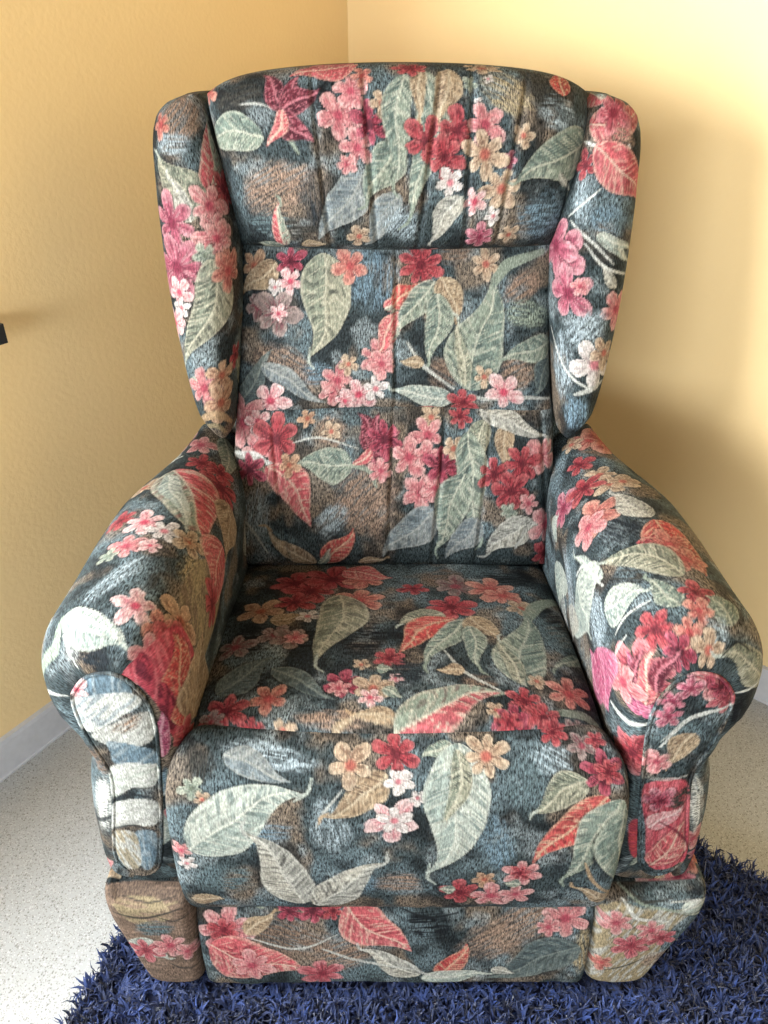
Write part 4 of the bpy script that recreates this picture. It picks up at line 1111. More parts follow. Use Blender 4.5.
def wall_quad(name, p, q, out, thick=0.12, holes=(), mat=None):
    """a wall slab from p to q (plan), growing away from the room along out; holes = (s0, s1, z0, z1)"""
    d = q - p; L = float(np.hypot(*d)); d = d / L
    xs = sorted({0.0, L, *[h[0] for h in holes], *[h[1] for h in holes]})
    zs = sorted({0.0, HT, *[h[2] for h in holes], *[h[3] for h in holes]})
    V = []; F = []
    def blk(s0, s1, z0, z1):
        k = len(V)
        for z in (z0, z1):
            for s, o in ((s0, 0), (s1, 0), (s1, thick), (s0, thick)):
                a = p + d * s + out * o; V.append((a[0], a[1], z))
        for f in ((3, 2, 1, 0), (4, 5, 6, 7), (0, 1, 5, 4), (1, 2, 6, 5), (2, 3, 7, 6), (3, 0, 4, 7)):
            F.append(tuple(k + i for i in f))
    for i in range(len(xs) - 1):
        for j in range(len(zs) - 1):
            if any(h[0] <= xs[i] < h[1] and h[2] <= zs[j] < h[3] for h in holes): continue
            blk(xs[i], xs[i + 1], zs[j], zs[j + 1])
    return tagk(mesh_from(name, V, F, mat or WALL, smooth=False), 'structure')

WIN = (WS0, WS1, WZ0, WZ1)
WIN2 = (FS0, FS1, FZ0, FZ1)
wall_quad('wall_left', CORNER, PA, -NL, holes=[WIN])
wall_quad('wall_right', CORNER, PB, -NR)
wall_quad('wall_front', PA, PC, DL, mat=PALE, holes=[WIN2])
wall_quad('wall_side', PB, PC, DR, mat=PALE)
fl = [(*CORNER, 0), (*PA, 0), (*PC, 0), (*PB, 0)]
def slab(name, z0, z1, mat):
    P = [(CORNER - (DL + DR) * .1), PA + (DL - DR) * .1, PC + (DL + DR) * .1, PB + (DR - DL) * .1]
    V = [(a[0], a[1], z) for z in (z0, z1) for a in P]
    F = [(0, 1, 2, 3), (7, 6, 5, 4), (0, 4, 5, 1), (1, 5, 6, 2), (2, 6, 7, 3), (3, 7, 4, 0)]
    o = mesh_from(name, V, F, mat, smooth=False)
    import bmesh
    bm = bmesh.new(); bm.from_mesh(o.data); bmesh.ops.recalc_face_normals(bm, faces=bm.faces[:]); bm.to_mesh(o.data); bm.free()
    return tagk(o, 'structure')
slab('floor', -0.1, 0.0, VINYL)
slab('ceiling', HT, HT + .1, WHITE)

def skirting(name, p, d, n, L):
    prof = [(0, 0), (0.014, 0), (0.014, 0.004), (0.011, 0.006), (0.011, 0.074), (0.009, 0.082), (0.0, 0.084)]
    V = []; F = []
    for s in (0.0, L):
        for o, z in prof:
            a = p + d * s + n * o; V.append((a[0], a[1], z))
    k = len(prof)
    for i in range(k):
        j = (i + 1) % k; F.append((i, j, k + j, k + i))
    F.append(tuple(range(k))[::-1]); F.append(tuple(range(k, 2 * k)))
    o = mesh_from(name, V, F, SKIRT, smooth=False)
    import bmesh
    bm = bmesh.new(); bm.from_mesh(o.data); bmesh.ops.recalc_face_normals(bm, faces=bm.faces[:]); bm.to_mesh(o.data); bm.free()
    return tagk(o, 'structure')
skirting('baseboard_left', CORNER, DL, NL, LEN_L)
skirting('baseboard_right', CORNER, DR, NR, LEN_R)

# windows outside the frame: the room's daylight
def wall_box(name, s0, s1, o0, o1, z0, z1, mat, parent=None):
    V = []
    for z in (z0, z1):
        for s, o in ((s0, o0), (s1, o0), (s1, o1), (s0, o1)):
            a = CORNER + DL * s + NL * o; V.append((a[0], a[1], z))
    F = [(3, 2, 1, 0), (4, 5, 6, 7), (0, 1, 5, 4), (1, 2, 6, 5), (2, 3, 7, 6), (3, 0, 4, 7)]
    o = mesh_from(name, V, F, mat, parent, smooth=False)
    import bmesh
    bm = bmesh.new(); bm.from_mesh(o.data); bmesh.ops.recalc_face_normals(bm, faces=bm.faces[:]); bm.to_mesh(o.data); bm.free()
    return o
V = []; F = []
def addbar(s0, s1, z0, z1, o0=-0.09, o1=-0.04, p=CORNER, d=DL, n=NL):
    k = len(V)
    for z in (z0, z1):
        for s, o in ((s0, o0), (s1, o0), (s1, o1), (s0, o1)):
            a = p + d * s + n * o; V.append((a[0], a[1], z))
    for f in ((3, 2, 1, 0), (4, 5, 6, 7), (0, 1, 5, 4), (1, 2, 6, 5), (2, 3, 7, 6), (3, 0, 4, 7)):
        F.append(tuple(k + i for i in f))
fw = 0.055
addbar(WS0, WS0 + fw, WZ0, WZ1); addbar(WS1 - fw, WS1, WZ0, WZ1)
addbar(WS0, WS1, WZ0, WZ0 + fw); addbar(WS0, WS1, WZ1 - fw, WZ1)
addbar((WS0 + WS1) / 2 - .03, (WS0 + WS1) / 2 + .03, WZ0, WZ1)
win = mesh_from('window_1', V, F, FRAME, smooth=False); win['kind'] = 'structure'
V = []; F = []
kw = dict(p=PA, d=DR, n=-DL)
addbar(FS0, FS0 + fw, FZ0, FZ1, **kw); addbar(FS1 - fw, FS1, FZ0, FZ1, **kw); addbar(FS0, FS1, FZ0, FZ0 + fw, **kw); addbar(FS0, FS1, FZ1 - fw, FZ1, **kw)
addbar((FS0 + FS1) / 2 - .03, (FS0 + FS1) / 2 + .03, FZ0, FZ1, **kw)
win2 = mesh_from('window_2', V, F, FRAME, smooth=False); win2['kind'] = 'structure'
shelf = wall_box('wall_shelf', SHELF_S, SHELF_S + .55, 0.0015, SHELF_D, SHELF_Z - .03, SHELF_Z, BLACK)
shelf['label'] = 'dark narrow shelf fixed to the yellow left wall, only its end in view'
shelf['category'] = 'shelf'

# ------------------------------------------------------------------ the armchair
CH = (0.016, 0.95, 0.0)
chair = bpy.data.objects.new('armchair', None); COL.objects.link(chair)
chair.location = CH
chair['label'] = 'wing-back recliner armchair in dark floral plush, on the navy shag rug'
chair['category'] = 'armchair'

def part(name, R, seed, key=None, cap=True, parent=None, dens=70, turn=False):
    V, F, UV = loft(name, R, cap)
    if turn: UV = np.ascontiguousarray(UV[:, ::-1]) * np.array([1.0, -1.0])
    key = key or name
    col = paint(key, UV, seed, dens)
    V = V - np.array([0, CH[1], 0])
    o = mesh_from(name, V, F, FAB, parent or chair, uv=UV, col=col)
    o['cloth'] = key
    del o['cloth']
    PARTS.append((key, o))
    return o
PARTS = []
Q = RES   # cloth sampling step in metres

def sgnpow(x, p): return np.sign(x) * np.abs(x) ** p

# seat: rounded slab, slightly crowned and sagging to the back
def seat():
    ys = np.concatenate([0.645 + 0.03 * (1 - np.cos(np.linspace(0, np.pi / 2, 14))), np.linspace(0.676, 1.13, int(.46 / Q))])
    n = int(1.3 / Q) // 2 * 2
    th = np.linspace(0, 2 * np.pi, n, endpoint=False) - np.pi / 2
    rows = []
    for y in ys:
        f = min(1.0, (y - 0.645) / 0.03)
        rnd = math.sqrt(max(0.0, 1 - (1 - f) ** 2))
        top = interp(np.array([y]), [0.64, 0.70, 0.9, 1.0, 1.14], [0.489, 0.493, 0.470, 0.452, 0.424])[0]
        hw = 0.262 + 0.008 * sm(.7, 1.1, np.array([y]))[0]
        hh = 0.062 * (0.45 + 0.55 * rnd)
        c, s = np.cos(th), np.sin(th)
        x = hw * sgnpow(c, 0.30) * (0.985 + 0.015 * rnd); z = top - 0.062 + hh * sgnpow(s, 0.30)
        crown = (0.016 - .010 * sm(.85, 1.1, np.array([y]))[0]) * np.clip(1 - (x / hw) ** 2, 0, 1) * (z > top - .062)
        wr = 0.0025 * (fbm(x * 9, np.full_like(x, y * 6), 3) - .5) * 2 * (z > top - .062)
        rows.append(np.stack([x, np.full_like(x, y), z + crown + wr], 1))
    return resample(rows)

def resample(rows):
    """even out the spacing of the points round each ring, keeping the start at the hidden side"""
    out = []
    for r in rows:
        r = np.asarray(r); c = np.vstack([r, r[:1]])
        L = np.concatenate([[0], np.cumsum(np.linalg.norm(np.diff(c, axis=0), axis=1))])
        t = np.linspace(0, L[-1], len(r), endpoint=False)
        out.append(np.stack([np.interp(t, L, c[:, k]) for k in range(3)], 1))
    return np.array(out)
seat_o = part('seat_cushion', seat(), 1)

# footrest pad that closes the front of the seat
def pad(prof, hw, end, q=Q, pw=0.0, y_narrow=None, bow=0.0):
    cen = np.array(prof).mean(0)
    n = int(1.05 / q) // 2 * 2
    P, _ = closed_spline(prof, n)
    rows = []
    m = int(2 * hw / q)
    ts = np.concatenate([-1 + end * (1 - np.cos(np.linspace(0.12, np.pi / 2, 16))), np.linspace(-1 + end, 1 - end, m)[1:-1],
                         1 - end * (1 - np.cos(np.linspace(np.pi / 2, 0.12, 16)))])
    for t in ts:
        k = min(1.0, (1 - abs(t)) / end)
        sc = (1 - (1 - k) ** 2.4) ** (1 / 2.4)
        ext = np.ptp(np.array(prof), axis=0)
        shrink = end * hw * (1 - sc) * 0.85
        g = 1 - 2 * shrink / ext
        g = np.clip(g, 0.02, 1)
        q2 = cen + (P - cen) * g
        wv = 0.003 * (fbm(np.full(n, t * 5.0), P[:, 1] * 14, 5) - .5) * 2
        w = hw - (0.0 if y_narrow is None else y_narrow[2] * sm(y_narrow[0], y_narrow[1], q2[:, 0]))
        rows.append(np.stack([t * w + 0 * q2[:, 0], q2[:, 0] + wv - bow * (1 - t * t), q2[:, 1]], 1))
    return np.array(rows)
foot_prof = [(.692, .33), (.690, .44), (.672, .488), (.645, .493), (.617, .472), (.596, .42), (.586, .345), (.588, .275), (.598, .226), (.622, .205), (.662, .206), (.688, .24)]
part('footrest_pad', pad(foot_prof, .283, .09, y_narrow=(.60, .67, .024)), 2, turn=True)
low_prof = [(.690, .12), (.688, .20), (.655, .212), (.616, .206), (.603, .17), (.597, .12), (.594, .07), (.600, .037), (.64, .030), (.688, .04)]
part('front_panel', pad(low_prof, .274, .05), 3, turn=True)

# back pads
def pillow(zb, zt, xl, xr, Yedge, bulge, pexp=(5, 4), grooves=(), thick=.05, q=Q, sag=None, lower=1.0):
    """front cushion surface with a flat back; zb, zt, bulge functions"""
    n1 = int(.56 / q); nb = max(12, n1 // 8)
    m = int(.30 / q)
    b_ = 0.5 - 0.5 * np.cos(np.linspace(0.0, np.pi, m)); b_ = 0.35 * b_ + 0.65 * np.linspace(0, 1, m)
    a_ = np.linspace(-1, 1, n1); a_ = np.sign(a_) * (1 - (1 - np.abs(a_)) ** 1.25)
    rows = []
    for b in b_:
        z0 = zb(a_); z1 = zt(a_); z = z0 + b * (z1 - z0)
        L, Rr = xl(z), xr(z)
        x = (L + Rr) / 2 + a_ * (Rr - L) / 2
        bb = 2 * b - 1
        k = np.clip(1 - np.abs(a_) ** pexp[0], 0, 1) ** .5
        e = pexp[1] if bb > 0 else pexp[1] * lower
        kb = max(0.0, 1 - abs(bb) ** e) ** .5
        f = bulge * k * kb
        for gx, dep, wd, slant in grooves:
            xx = gx + slant * (b - .5)
            f = f - dep * np.exp(-((x - xx) / wd) ** 2) * kb
            f = f + dep * 0.5 * np.exp(-((x - xx) / (wd * 5)) ** 2) * kb
        f = f + 0.006 * (fbm(x * 10, z * 7, 17) - .5) * kb * k
        y = Yedge(z) - f
        front = np.stack([x, y, z], 1)
        ab = np.linspace(1, -1, nb + 2)[1:-1]
        zz = np.interp(ab, a_, z); xx = np.interp(ab, a_, x)
        back = np.stack([xx, Yedge(zz) + thick * max(kb, .1), zz], 1)
        rows.append(np.vstack([front, back]))
    r = np.array(rows)
    if r.shape[1] % 2: r = np.concatenate([r, (r[:, -1:] + r[:, :1]) / 2], 1)
    return r

hr_xl = lambda z: interp(z, [.94, .978, 1.095, 1.156, 1.2], [-.240, -.2445, -.2605, -.268, -.268])
hr_xr = lambda z: interp(z, [.94, .965, 1.108, 1.156, 1.2], [.2455, .2545, .2775, .273, .271])
part('headrest_cushion', pillow(
    lambda a: .944 - .004 * np.cos(a * 2.2), lambda a: 1.192 - .020 * np.abs(a - .02) ** 2.2 - .018 * np.abs(a) ** 9,
    hr_xl, hr_xr, lambda z: 1.235 + 0 * z, .062, (6, 5),
    [(-.105, .006, .004, -.02), (-.035, .006, .004, -.02), (.048, .006, .004, .03), (.105, .006, .004, 0), (.165, .006, .004, .03)], .08, lower=1.0), 4)

part('back_cushion', pillow(
    lambda a: .694 + .006 * np.cos(a * 3), lambda a: .965 + 0 * a,
    lambda z: interp(z, [.69, .82, .97], [-.2585, -.2475, -.240]), lambda z: interp(z, [.69, .82, .97], [.263, .2505, .252]),
    lambda z: interp(z, [.69, .97], [1.165, 1.245]), .030, (6, 4), [(.003, .006, .004, 0)], .07), 5)
part('lumbar_cushion', pillow(
    lambda a: .43 + 0 * a, lambda a: .712 - .006 * np.abs(a) ** 2,
    lambda z: interp(z, [.43, .55, .71], [-.281, -.275, -.2585]), lambda z: interp(z, [.43, .55, .71], [.272, .272, .263]),
    lambda z: interp(z, [.43, .71], [1.105, 1.172]), .040, (7, 4),
    [(-.19, .005, .004, -.02), (-.005, .006, .004, .01), (.075, .006, .004, .02), (.15, .004, .004, .02), (.255, .004, .004, -.03)], .07), 6)

# wings: padded slabs, flaring outwards, seen end on
WZ = [.672, .690, .730, .8164, .8877, .9562, 1.0221, 1.073, 1.1226, 1.1408, 1.1529]
WO = [-.286, -.303, -.3205, -.3390, -.3490, -.3545, -.3570, -.3570, -.3500, -.3350, -.302]
WI = [-.266, -.2610, -.2550, -.2450, -.2380, -.2370, -.2450, -.2550, -.2630, -.2680, -.278]
def wing(side):
    q = Q
    zs = np.concatenate([.672 + .012 * (1 - np.cos(np.linspace(0.2, np.pi / 2, 8))), np.linspace(.686, 1.13, int(.444 / q)), 1.13 + .0229 * np.sin(np.linspace(.05, np.pi / 2, 20))])
    n = int(.62 / q) // 2 * 2
    rows = []
    for z in zs:
        xo = interp(np.array([z]), WZ, WO)[0]; xi = interp(np.array([z]), WZ, WI)[0]
        yf = 1.09 + .11 * (z - .70) / .453
        k = min(1, max(.15, (1.158 - z) / .05)) ** .5 * min(1, max(.15, (z - .664) / .05)) ** .5
        w = (xi - xo) / 2; xm = (xo + xi) / 2
        yb = 1.36 + .03 * (z - .9); yf2 = yf + .045 * (1 - k)
        # ring: start at the back outer corner, round the front
        ctl = [(xo + .02, yb), (xo + .004, (yf2 + yb) / 2 + .04), (xo, yf2 + .075), (xo + w * .16, yf2 + .025), (xo + w * .55, yf2 + .004), (xm, yf2),
               (xi - w * .55, yf2 + .004), (xi - w * .16, yf2 + .025), (xi, yf2 + .07), (xi - .004, (yf2 + yb) / 2 + .04), (xi - .010, yb)]
        P, _ = closed_spline(ctl, n)
        rows.append(np.stack([P[:, 0] * (-side), P[:, 1], np.full(n, z)], 1))
    return np.array(rows)
part('wing', wing(-1), 7, 'wing_L')
wr = wing(1)[:, ::-1] + np.array([.005, 0, 0])
part('wing', wr, 8, 'wing_R')

# rolled arms: closed section swept along the depth, its front edge rolled over into the facing
AO = [(-.328, .186), (-.262, .19), (-.259, .30), (-.257, .42), (-.252, .51), (-.245, .575), (-.254, .625), (-.284, .660), (-.328, .672), (-.376, .660), (-.409, .628), (-.421, .585),
      (-.415, .54), (-.394, .498), (-.386, .460), (-.400, .40), (-.408, .30), (-.398, .19)]
AF = [(-.341, .254), (-.319, .268), (-.309, .305), (-.294, .407), (-.2815, .52), (-.284, .57), (-.297, .600), (-.311, .6125), (-.325, .6155), (-.345, .610), (-.360, .594), (-.3680, .575),
      (-.3660, .535), (-.357, .495), (-.348, .455), (-.3525, .407), (-.370, .305), (-.363, .269)]
YF = 0.628
ARM_R = 0.010      # the right arm stands a touch further out
def arm_rows(side):
    q = Q
    n = int(1.35 / q) // 2 * 2
    _, tt = closed_spline(AO, n)
    O = eval_closed(AO, tt); Fc = eval_closed(AF, tt)
    cen = np.array([-.325, .45])
    rows = []
    ys = list(np.linspace(1.21, .70, int(.51 / q)))
    for y in ys:
        # the roll narrows and settles a little where it runs in under the wing
        k = sm(.95, 1.22, np.array([y]))[0]; up = sm(.45, .60, O[:, 1])
        P = O.copy()
        P[:, 0] = P[:, 0] + k * up * np.where(O[:, 0] < -.325, .060, -.012) * np.clip(np.abs(O[:, 0] + .325) / .085, 0, 1)
        P[:, 1] = P[:, 1] - up * (.020 * sm(.85, 1.12, np.array([y]))[0])
        P[:, 0] = P[:, 0] + .003 * (fbm(np.full(n, y * 9.0), P[:, 1] * 9 + P[:, 0] * 9, 9) - .5) * 2
        rows.append(np.stack([P[:, 0], np.full(n, y), P[:, 1]], 1))
    for ph in np.linspace(0, np.pi / 2, 44)[1:]:
        f = (1 - math.cos(ph))
        P = O + (Fc - O) * f
        y = .70 - (.70 - YF) * math.sin(ph)
        pk = .0016 * (fbm(tt * 1.7, tt * 0, 8) - .5) * 4 * math.sin(2 * ph)
        rows.append(np.stack([P[:, 0], np.full(n, y) + pk, P[:, 1]], 1))
    for f in (.97, .9):
        P = cen + (Fc - cen) * f
        rows.append(np.stack([P[:, 0], np.full(n, YF + .004 + .012 * (f < .95)), P[:, 1]], 1))
    r = np.array(rows)
    if side > 0:
        r = r.copy(); r[:, :, 0] = -r[:, :, 0] + ARM_R; r = r[:, ::-1]
    return r
def facing_rows(side):
    """the flat upholstered scroll on the front of the arm, slightly domed"""
    P, _ = closed_spline(AF, 600)
    zt, zb = P[:, 1].max() - .0006, P[:, 1].min() + .0006
    rows = []; nb = 40; na = 60
    for k in np.linspace(0, 1, 190):
        z = zb + (zt - zb) * (.5 - .5 * math.cos(math.pi * k)) if (k < .12 or k > .88) else zb + (zt - zb) * (.5 - .5 * math.cos(math.pi * k))
        s = np.nonzero((P[:, 1] - z) * (np.roll(P[:, 1], -1) - z) <= 0)[0]
        f = (z - P[s, 1]) / (np.roll(P[:, 1], -1)[s] - P[s, 1] + 1e-12)
        xs = P[s, 0] + f * (np.roll(P[:, 0], -1)[s] - P[s, 0])
        x0, x1 = xs.min(), xs.max()
        a = np.linspace(-1, 1, na); w = (x1 - x0) / 2
        edge = np.minimum((1 - np.abs(a)) * w, min(z - zb, zt - z) * 1.2)
        dome = .009 * np.sqrt(np.clip(1 - (1 - np.clip(edge / .022, 0, 1)) ** 2, 0, 1))
        fr = np.stack([(x0 + x1) / 2 + a * w, YF + .002 - dome, np.full(na, z)], 1)
        bk = np.stack([(x0 + x1) / 2 + a[::-1] * w * .96, np.full(na, YF + .012), np.full(na, z)], 1)
        rows.append(np.vstack([fr, bk]))
    r = np.array(rows)
    if side > 0:
        r[:, :, 0] = -r[:, :, 0] + ARM_R; r = r[:, ::-1]
    return r
def facing_part(side, key, seed, parent):
    R = facing_rows(side)
    V, F, _ = loft('arm_facing', R, True)
    UV = V[:, [0, 2]].copy()
    col = paint(key, UV, seed, 60)
    o = mesh_from('arm_facing', V - np.array([0, CH[1], 0]), F, FAB, parent, uv=UV, col=col)
    PARTS.append((key, o))
    # piping round the facing
    n = 240; P, _ = closed_spline(AF, n)
    rows = []
    c3 = np.stack([P[:, 0] if side < 0 else ARM_R - P[:, 0], np.full(n, YF - .001), P[:, 1]], 1)
    T = np.roll(c3, -1, 0) - np.roll(c3, 1, 0); T /= np.linalg.norm(T, axis=1)[:, None]
    nn = np.stack([T[:, 2], 0 * T[:, 0], -T[:, 0]], 1)
    k = 10
    ang = np.linspace(0, 2 * np.pi, k, endpoint=False)
    ring = c3[:, None] + .0026 * (np.cos(ang)[None, :, None] * nn[:, None] + np.sin(ang)[None, :, None] * np.array([0, 1, 0]))
    V = ring.reshape(-1, 3)
    i = np.arange(n)[:, None]; j = np.arange(k)[None]
    F = np.stack([i * k + j, i * k + (j + 1) % k, ((i + 1) % n) * k + (j + 1) % k, ((i + 1) % n) * k + j], 2).reshape(-1, 4).astype(np.int32)
    UVp = V[:, [0, 2]].copy()
    mesh_from('piping', V - np.array([0, CH[1], 0]), F, FAB, parent, uv=UVp, col=paint(key, UVp, seed, 60))
    return o
aL = part('armrest', arm_rows(-1), 9, 'arm_L'); facing_part(-1, 'face_L', 11, aL)
aR = part('armrest', arm_rows(1), 10, 'arm_R'); facing_part(1, 'face_R', 12, aR)

# side bases under the arms, with the front foot ends
def base_rows(side):
    n = int(.72 / Q) // 2 * 2
    ctl = [(-.274, .13), (-.273, .195), (-.276, .226), (-.290, .237), (-.325, .239), (-.368, .243), (-.390, .246), (-.393, .205), (-.378, .13), (-.364, .065), (-.352, .040),
           (-.325, .032), (-.297, .032), (-.279, .040), (-.275, .07)]
    P, _ = closed_spline(ctl, n)
    cen = np.array([-.325, .14])
    rows = []
    for y in np.linspace(1.30, .625, int(.67 / (Q * 1.3))):
        rows.append(np.stack([P[:, 0], np.full(n, y), P[:, 1]], 1))
    for ph in np.linspace(0, np.pi / 2, 20)[1:]:
        g = 1 - (1 - math.cos(ph)) * np.array([.022 / .06, .022 / .11])
        p2 = cen + (P - cen) * g
        rows.append(np.stack([p2[:, 0], np.full(n, .625 - .032 * math.sin(ph)), p2[:, 1]], 1))
    for f in np.linspace(.97, .05, 50):
        p2 = cen + (P - cen) * g * f
        rows.append(np.stack([p2[:, 0], np.full(n, .593 - .003 * (1 - f)), p2[:, 1]], 1))
    r = np.array(rows)
    if side > 0:
        r[:, :, 0] *= -1; r[:, :, 0] += .020 * sm(.29, .39, r[:, :, 0]) * sm(.03, .25, r[:, :, 2]) + .006 * sm(.28, .30, r[:, :, 0]); r = r[:, ::-1]
    return r
def base_part(side, key, seed):
    V, F, UV = loft('side_base', base_rows(side), True)
    # on the front end the print runs straight across
    fr = V[:, 1] < .627
    col = paint(key, UV, seed, 60)
    UV2 = V[:, [0, 2]].copy()
    UV2[:, 1] += np.clip(V[:, 1] - .593, 0, .1) * np.sign(V[:, 2] - .14) * sm(.06, .10, np.abs(V[:, 2] - .14))
    col2 = paint(key + '_front', UV2, seed, 60)
    col[fr] = col2[fr]
    UV[fr] = UV2[fr]
    o = mesh_from('side_base', V - np.array([0, CH[1], 0]), F, FAB, chair, uv=UV, col=col)
    PARTS.append((key + '_front', o))
base_part(-1, 'base_L', 13)
base_part(1, 'base_R', 14)

# outer back, leaning
def shell():
    q = .006
    n = int(1.5 / q) // 2 * 2
    rows = []
    for z in np.concatenate([[.05, .052, .058], np.linspace(.07, 1.10, 160), 1.10 + .05 * np.sin(np.linspace(.1, np.pi / 2, 12))]):
        k = 1 if z < 1.1 else math.sqrt(max(0.02, 1 - ((z - 1.1) / .052) ** 2))
        hw = interp(np.array([z]), [.05, .4, .7, 1.0, 1.15], [.372, .372, .31, .312, .285])[0] - .03 * (1 - k)
        yc = interp(np.array([z]), [.05, .5, 1.15], [1.24, 1.26, 1.345])[0]
        hd = .055 * (.25 + .75 * k)
        th = np.linspace(0, 2 * np.pi, n, endpoint=False) + np.pi / 2
        rows.append(np.stack([hw * sgnpow(np.cos(th), .25), yc + hd * sgnpow(np.sin(th), .45), np.full(n, z)], 1))
    return resample(rows)
part('outer_back', shell(), 15)

for sx in (-1, 1):
    for y in (.72, 1.22):
        import bmesh
        bm = bmesh.new()
        bmesh.ops.create_cone(bm, cap_ends=True, segments=24, radius1=.022, radius2=.026, depth=.034)
        bmesh.ops.bevel(bm, geom=[e for e in bm.edges if abs(e.verts[0].co.z - e.verts[1].co.z) < 1e-6], offset=.003, segments=2, affect='EDGES')
        me = bpy.data.meshes.new('foot'); bm.to_mesh(me); bm.free(); me.materials.append(GLIDE)
        o = put(bpy.data.objects.new('foot', me), chair); o.location = (sx * .315, y - CH[1], .0267)

# ------------------------------------------------------------------ navy shag rug
RUG_O = [(-.155, 1.30), (-.20, 1.24), (-.30, 1.03), (-.378, .80), (-.47, .50), (-.57, .18), (-.60, .02), (-.3, -.12), (.5, -.22), (1.16, -.20), (1.33, .10), (1.25, .36), (1.0, .545), (.62, .79), (.25, 1.03), (-.02, 1.22)]
def rug_material(name, lo, hi):
    m, nt, b = new_mat(name); L = nt.links.new
    g = N(nt, 'ShaderNodeAttribute', attribute_name='tint')
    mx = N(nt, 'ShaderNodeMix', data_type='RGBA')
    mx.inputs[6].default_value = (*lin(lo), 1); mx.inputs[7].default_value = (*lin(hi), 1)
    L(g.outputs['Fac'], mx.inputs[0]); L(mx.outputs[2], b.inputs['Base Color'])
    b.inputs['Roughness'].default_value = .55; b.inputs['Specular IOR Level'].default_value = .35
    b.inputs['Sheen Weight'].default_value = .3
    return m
rugm = rug_material('navy_shag_yarn', RUG_LO, RUG_HI)
backm = plain('navy_rug_backing', (24, 30, 58), .9)
OUT, _ = closed_spline(RUG_O, 160)
V = [(p[0], p[1], 0.001) for p in OUT] + [(p[0], p[1], .009) for p in OUT]
k = len(OUT)
F = [tuple(range(k))[::-1], tuple(range(k, 2 * k))] + [(i, (i + 1) % k, k + (i + 1) % k, k + i) for i in range(k)]
rug = mesh_from('shag_rug', V, F, backm, smooth=False)
rug['label'] = 'navy blue shaggy rug lying under the front of the armchair'
rug['category'] = 'rug'

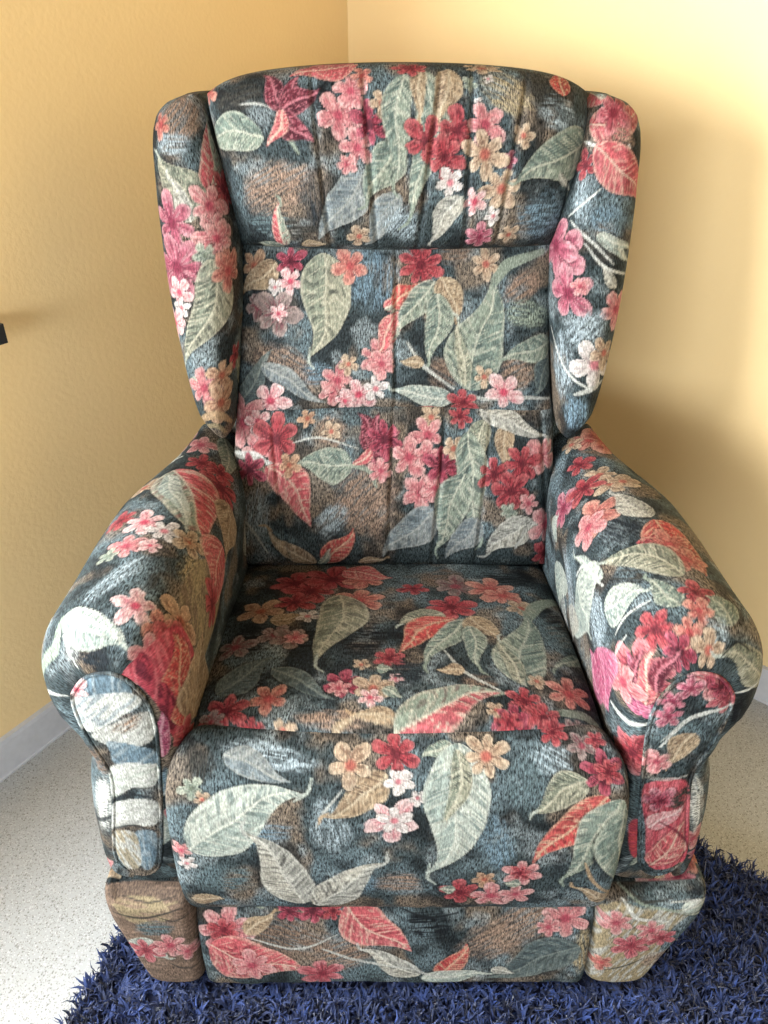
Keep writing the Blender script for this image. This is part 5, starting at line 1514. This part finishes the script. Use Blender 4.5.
def inside(P, x, y):
    r = np.zeros(len(x), bool)
    for i in range(len(P)):
        a, b = P[i], P[(i + 1) % len(P)]
        c = (a[1] > y) != (b[1] > y)
        r ^= c & (x < a[0] + (y - a[1]) * (b[0] - a[0]) / (b[1] - a[1] + 1e-12))
    return r
def pile():
    g = np.random.default_rng(5)
    n = 300000
    lo = OUT.min(0); hi = OUT.max(0)
    p = lo + g.random((n, 2)) * (hi - lo)
    # dense where the chair does not cover it; hidden rug gets a sparse pile
    x, y = p[:, 0], p[:, 1]
    keep = inside(OUT, x, y)
    hidden = ((np.abs(x - .016) < .33) & (y > .70)) | (y > 1.08)
    keep &= ~(hidden & (g.random(n) < .93))
    for fx in (-.299, .331):
        for fy in (.72, 1.22): keep &= np.hypot(x - fx, y - fy) > .075
    keep &= ~((y < .40) & (g.random(n) < .55))
    p = p[keep]; n = len(p); x, y = p[:, 0], p[:, 1]
    # tufts lean together in swirls
    cell = .021
    ix = np.floor(x / cell).astype(np.int64) + 5000; iy = np.floor(y / cell).astype(np.int64) + 5000
    tr = _h(ix, iy, 5); tt_ = _h(ix, iy, 8)
    cxy = np.stack([(ix - 5000 + .2 + .6 * _h(ix, iy, 6)) * cell, (iy - 5000 + .2 + .6 * _h(ix, iy, 7)) * cell], 1)
    p = p + (cxy - p) * .35
    x, y = p[:, 0], p[:, 1]
    sw = 6.28 * tr * 1.3 + g.normal(0, .55, n)
    lean = np.clip(.95 + .45 * g.normal(0, 1, n), .1, 1.9)
    length = .032 * g.uniform(.5, 1.25, n)
    under = (np.abs(x - .016) < .40) & (y > .585)
    length = np.where(under, length * .55, length); lean = np.where(under, 1.35, lean)
    d = np.stack([np.cos(sw), np.sin(sw)], 1)
    side = np.stack([-d[:, 1], d[:, 0]], 1)
    tw = g.normal(0, .5, n)
    S = 5
    w0 = g.uniform(.0010, .0026, n)
    curl = g.normal(0, 2.1, n)
    V = np.zeros((n, S, 2, 3)); tint = np.zeros((n, S, 2))
    cx = p.copy(); z = np.full(n, .008); ang = np.zeros(n) + .15; dirn = sw.copy()
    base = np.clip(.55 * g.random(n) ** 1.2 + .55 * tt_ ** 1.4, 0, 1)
    for s in range(S):
        t = s / (S - 1)
        if s:
            ang = lean * (t ** .8)
            dirn = sw + curl * t
            st = length / (S - 1)
            cx = cx + (st * np.sin(ang))[:, None] * np.stack([np.cos(dirn), np.sin(dirn)], 1)
            z = z + st * np.cos(ang)
            z = np.maximum(z, .006)
            fp = (np.abs(cx[:, 0] - .016) < .408) & (cx[:, 1] > .582)
            z = np.where(fp, np.minimum(z, .022), z)
        w = w0 * (1.0 if s < S - 1 else .25) * (1 - .35 * t)
        ph = dirn + np.pi / 2 + tw * t
        off = np.stack([np.cos(ph) * w, np.sin(ph) * w, .3 * w * np.sin(tw * 3)], 1)
        c = np.stack([cx[:, 0], cx[:, 1], z], 1)
        V[:, s, 0] = c - off; V[:, s, 1] = c + off
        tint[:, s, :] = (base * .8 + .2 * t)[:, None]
    V = V.reshape(-1, 3)
    i = np.arange(n)[:, None] * (S * 2); j = np.arange(S - 1)[None] * 2
    a = i + j
    F = np.stack([a, a + 1, a + 3, a + 2], 2).reshape(-1, 4).astype(np.int32)
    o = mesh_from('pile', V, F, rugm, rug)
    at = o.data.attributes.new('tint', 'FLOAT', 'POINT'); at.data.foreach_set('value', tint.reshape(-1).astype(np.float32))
    o['kind'] = 'stuff'
    return o
pile()

# ------------------------------------------------------------------ light
def aim(o, d):
    o.rotation_euler = Vector(d).to_track_quat('-Z', 'Y').to_euler()
def area(name, loc, d, sx, sy, power, c, spread=math.pi):
    l = bpy.data.lights.new(name, 'AREA'); l.shape = 'RECTANGLE'; l.size = sx; l.size_y = sy
    l.energy = power; l.color = c; l.spread = spread
    o = bpy.data.objects.new(name, l); COL.objects.link(o); o.location = loc; aim(o, d)
    return o
wc = CORNER + DL * (WS0 + WS1) / 2 + NL * -0.10
area('window_daylight', (wc[0], wc[1], (WZ0 + WZ1) / 2), (NL[0], NL[1], -.05), WS1 - WS0, WZ1 - WZ0, 132, (.92, .97, 1.0))
wc = PA + DR * (FS0 + FS1) / 2 + DL * 0.10
area('front_daylight', (wc[0], wc[1], (FZ0 + FZ1) / 2), (-DL[0], -DL[1], -.05), FS1 - FS0, FZ1 - FZ0, 78, (.90, .96, 1.0))


w = bpy.data.worlds.new('world'); SC.world = w; w.use_nodes = True
bg = w.node_tree.nodes['Background']; bg.inputs[0].default_value = (.75, .86, 1, 1); bg.inputs[1].default_value = WORLD

# ------------------------------------------------------------------ camera
cd = bpy.data.cameras.new('camera'); cam = bpy.data.objects.new('camera', cd); COL.objects.link(cam)
cam.location = (0, 0, 1.2); cam.rotation_euler = (math.radians(90 - 31), 0, 0)
cd.sensor_fit = 'VERTICAL'; cd.sensor_height = 36; cd.lens = 760 / 1024 * 36; cd.clip_start = .02
SC.camera = cam
SC.view_settings.view_transform = 'Standard'; SC.view_settings.look = 'None'
SC.view_settings.gamma = 1; SC.view_settings.use_curve_mapping = False
SC.view_settings.exposure = EXPO
